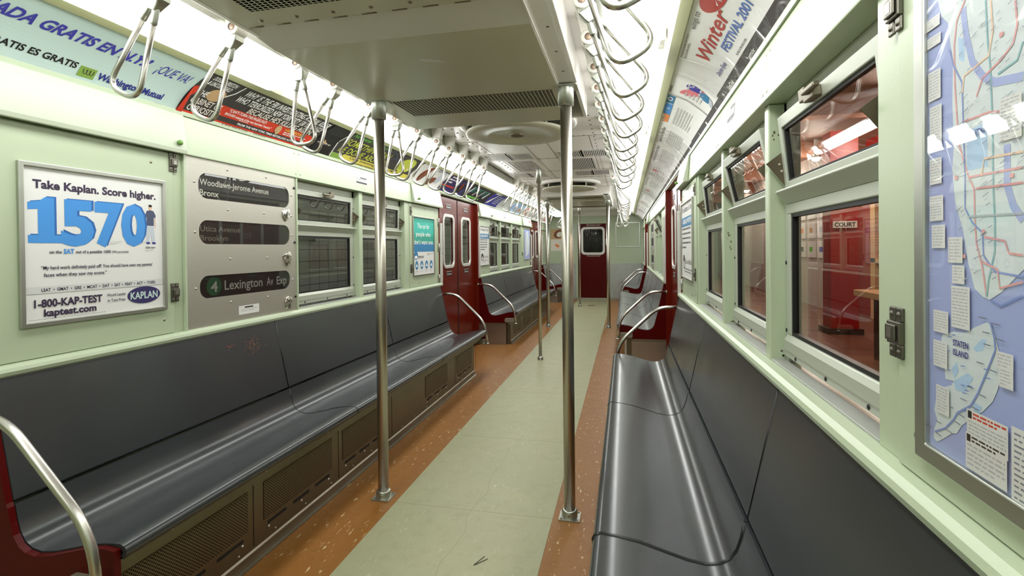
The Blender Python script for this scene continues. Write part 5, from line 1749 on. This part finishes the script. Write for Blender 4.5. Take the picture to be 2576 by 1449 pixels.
# framed pictures on the grey wall
kx = 0
cols = ['ink_violet', 'ink_bright_green', 'ink_char', 'ink_fog', 'ink_tan', 'ink_orange', 'ink_sea', 'ink_fog', 'ink_green']
rw = ['bottom', 'middle', 'top']; cl = ['nearest', 'middle', 'far']
for j in range(3):
    for i in range(3):
        y = 10.9+i*.55; z = 1.0+j*.40
        r_ = thing('wall_picture', 'white picture on the grey platform wall, %s row, %s column' % (rw[j], cl[i]), 'picture', (4.55, y, z), 'white pictures on the platform wall')
        b = MB(); b.box(4.52, 4.55, y, y+.42, z, z+.34); b.build('board', 'paper_white', r_)
        b = MB(); b.box(4.518, 4.521, y+.12, y+.30, z+.12, z+.22); b.build('image', cols[kx % 9], r_); kx += 1
# counter block with wooden top
r_ = thing('platform_bench', 'dark block with pale wooden top on the platform outside the right windows', 'bench', (3.6, 6.3, 0))
b = MB(); b.box(3.38, 4.2, 5.0, 6.25, 0, .66); b.build('body', 'station_dark', r_)
b = MB(); b.box(3.24, 4.25, 4.9, 6.4, .68, .75); b.build('top', 'station_beige', r_, bevel=.008)
b = MB(); b.box(3.42, 4.15, 5.1, 6.2, .66, .68); b.build('plinth', 'black_void', r_)
# back bench-like rail posts in beige
r_ = thing('platform_rail', 'beige wooden frame standing against the red platform wall', 'frame', (4.75, 8.6, 0))
b = MB()
for yy in (7.6, 8.6, 9.6): b.box(4.82, 4.90, yy, yy+.16, 0, 2.2)
b.build('post', 'station_beige', r_)
b = MB(); b.box(4.80, 4.90, 7.6, 9.76, 2.2, 2.4); b.box(4.82, 4.90, 7.6, 9.76, .95, 1.02); b.build('beam', 'station_beige', r_)
for k in range(7):
    for q, x in enumerate((2.6, 4.0)):
        y = 2.0+k*2.6
        r_ = thing('platform_lamp', 'round ceiling lamp over the platform, %s of the row %s the train' % (ORD[k], 'nearer' if q == 0 else 'farther from'), 'lamp', (x, y, 2.85), 'round lamps over the platform')
        b = MB(); b.lathe([(0, 2.72), (.05, 2.73), (.075, 2.77), (.06, 2.81)], (x, y, 0), 16); b.build('bulb', 'lamp_glow', r_)
        b = MB(); b.lathe([(.10, 2.78), (.06, 2.84), (.03, 2.86), (.03, 3.1)], (x, y, 0), 16); b.build('shade', 'enamel_white', r_)
        ld = bpy.data.lights.new('lamp', 'POINT'); ld.energy = STATION_POWER; ld.color = (1, .84, .72); ld.shadow_soft_size = .08
        lo = bpy.data.objects.new('platform_light', ld); COL.objects.link(lo); lo.parent = r_; lo.location = (0, 0, -.17)
# tiled tunnel wall on the left
b = MB(); b.box(-2.15, -2.05, -3, 30, -.4, 3.1)
tw = struct(b.build('station_wall_tiled', 'station_tile'))
b = MB(); b.box(-2.05, -2.046, -3, 30, 1.62, 1.72); b.build('tile_border', 'station_dark', tw)
b = MB(); b.box(-2.05, -1.24, -3, 30, -.45, -.4)
struct(b.build('track_bed', 'station_dark'))
for y1, wd, lab in ((4.13, .44, 'dark tile panel reading COURT outside the first left window'), (8.92, .74, 'dark tile panel reading COURT outside the nearest left doors')):
    r_ = thing('station_sign', lab, 'sign', (-2.05, y1-wd/2, 1.34))
    b = MB(); b.box(-2.05, -2.042, y1-wd, y1, 1.335, 1.475); b.build('plate', 'sign_black', r_)
    P = Print(on_wall(-1, y1-wd, 1.335, wd, 2.042)); P.text('COURT', .02, wd-.02, .030, .080, 'sign_white', bold=.02); P.build(r_)
for k in range(5):  # lamps added out of view to brighten the tiled wall
    y = 1.5+k*4
    ld = bpy.data.lights.new('added_wall_lamp', 'POINT'); ld.energy = 60; ld.color = (1, .93, .85); ld.shadow_soft_size = .1
    r_ = thing('added_wall_lamp', 'added unseen lamp above the tiled wall, %s from the camera' % ORD[k], 'lamp', (-1.7, y, 2.9))
    b = MB(); b.lathe([(0, 2.84), (.05, 2.86), (.05, 2.95)], (-1.7, y, 0), 14); b.build('bulb', 'lamp_glow', r_)
    b = MB(); b.tube([(-1.7, y, 2.95), (-1.7, y, 3.0), (-2.06, y, 3.0)], .02, 8); b.build('arm', 'steel_dark', r_)
    lo = bpy.data.objects.new('added_wall_light', ld); COL.objects.link(lo); lo.parent = r_; lo.location = (0, 0, -.14)
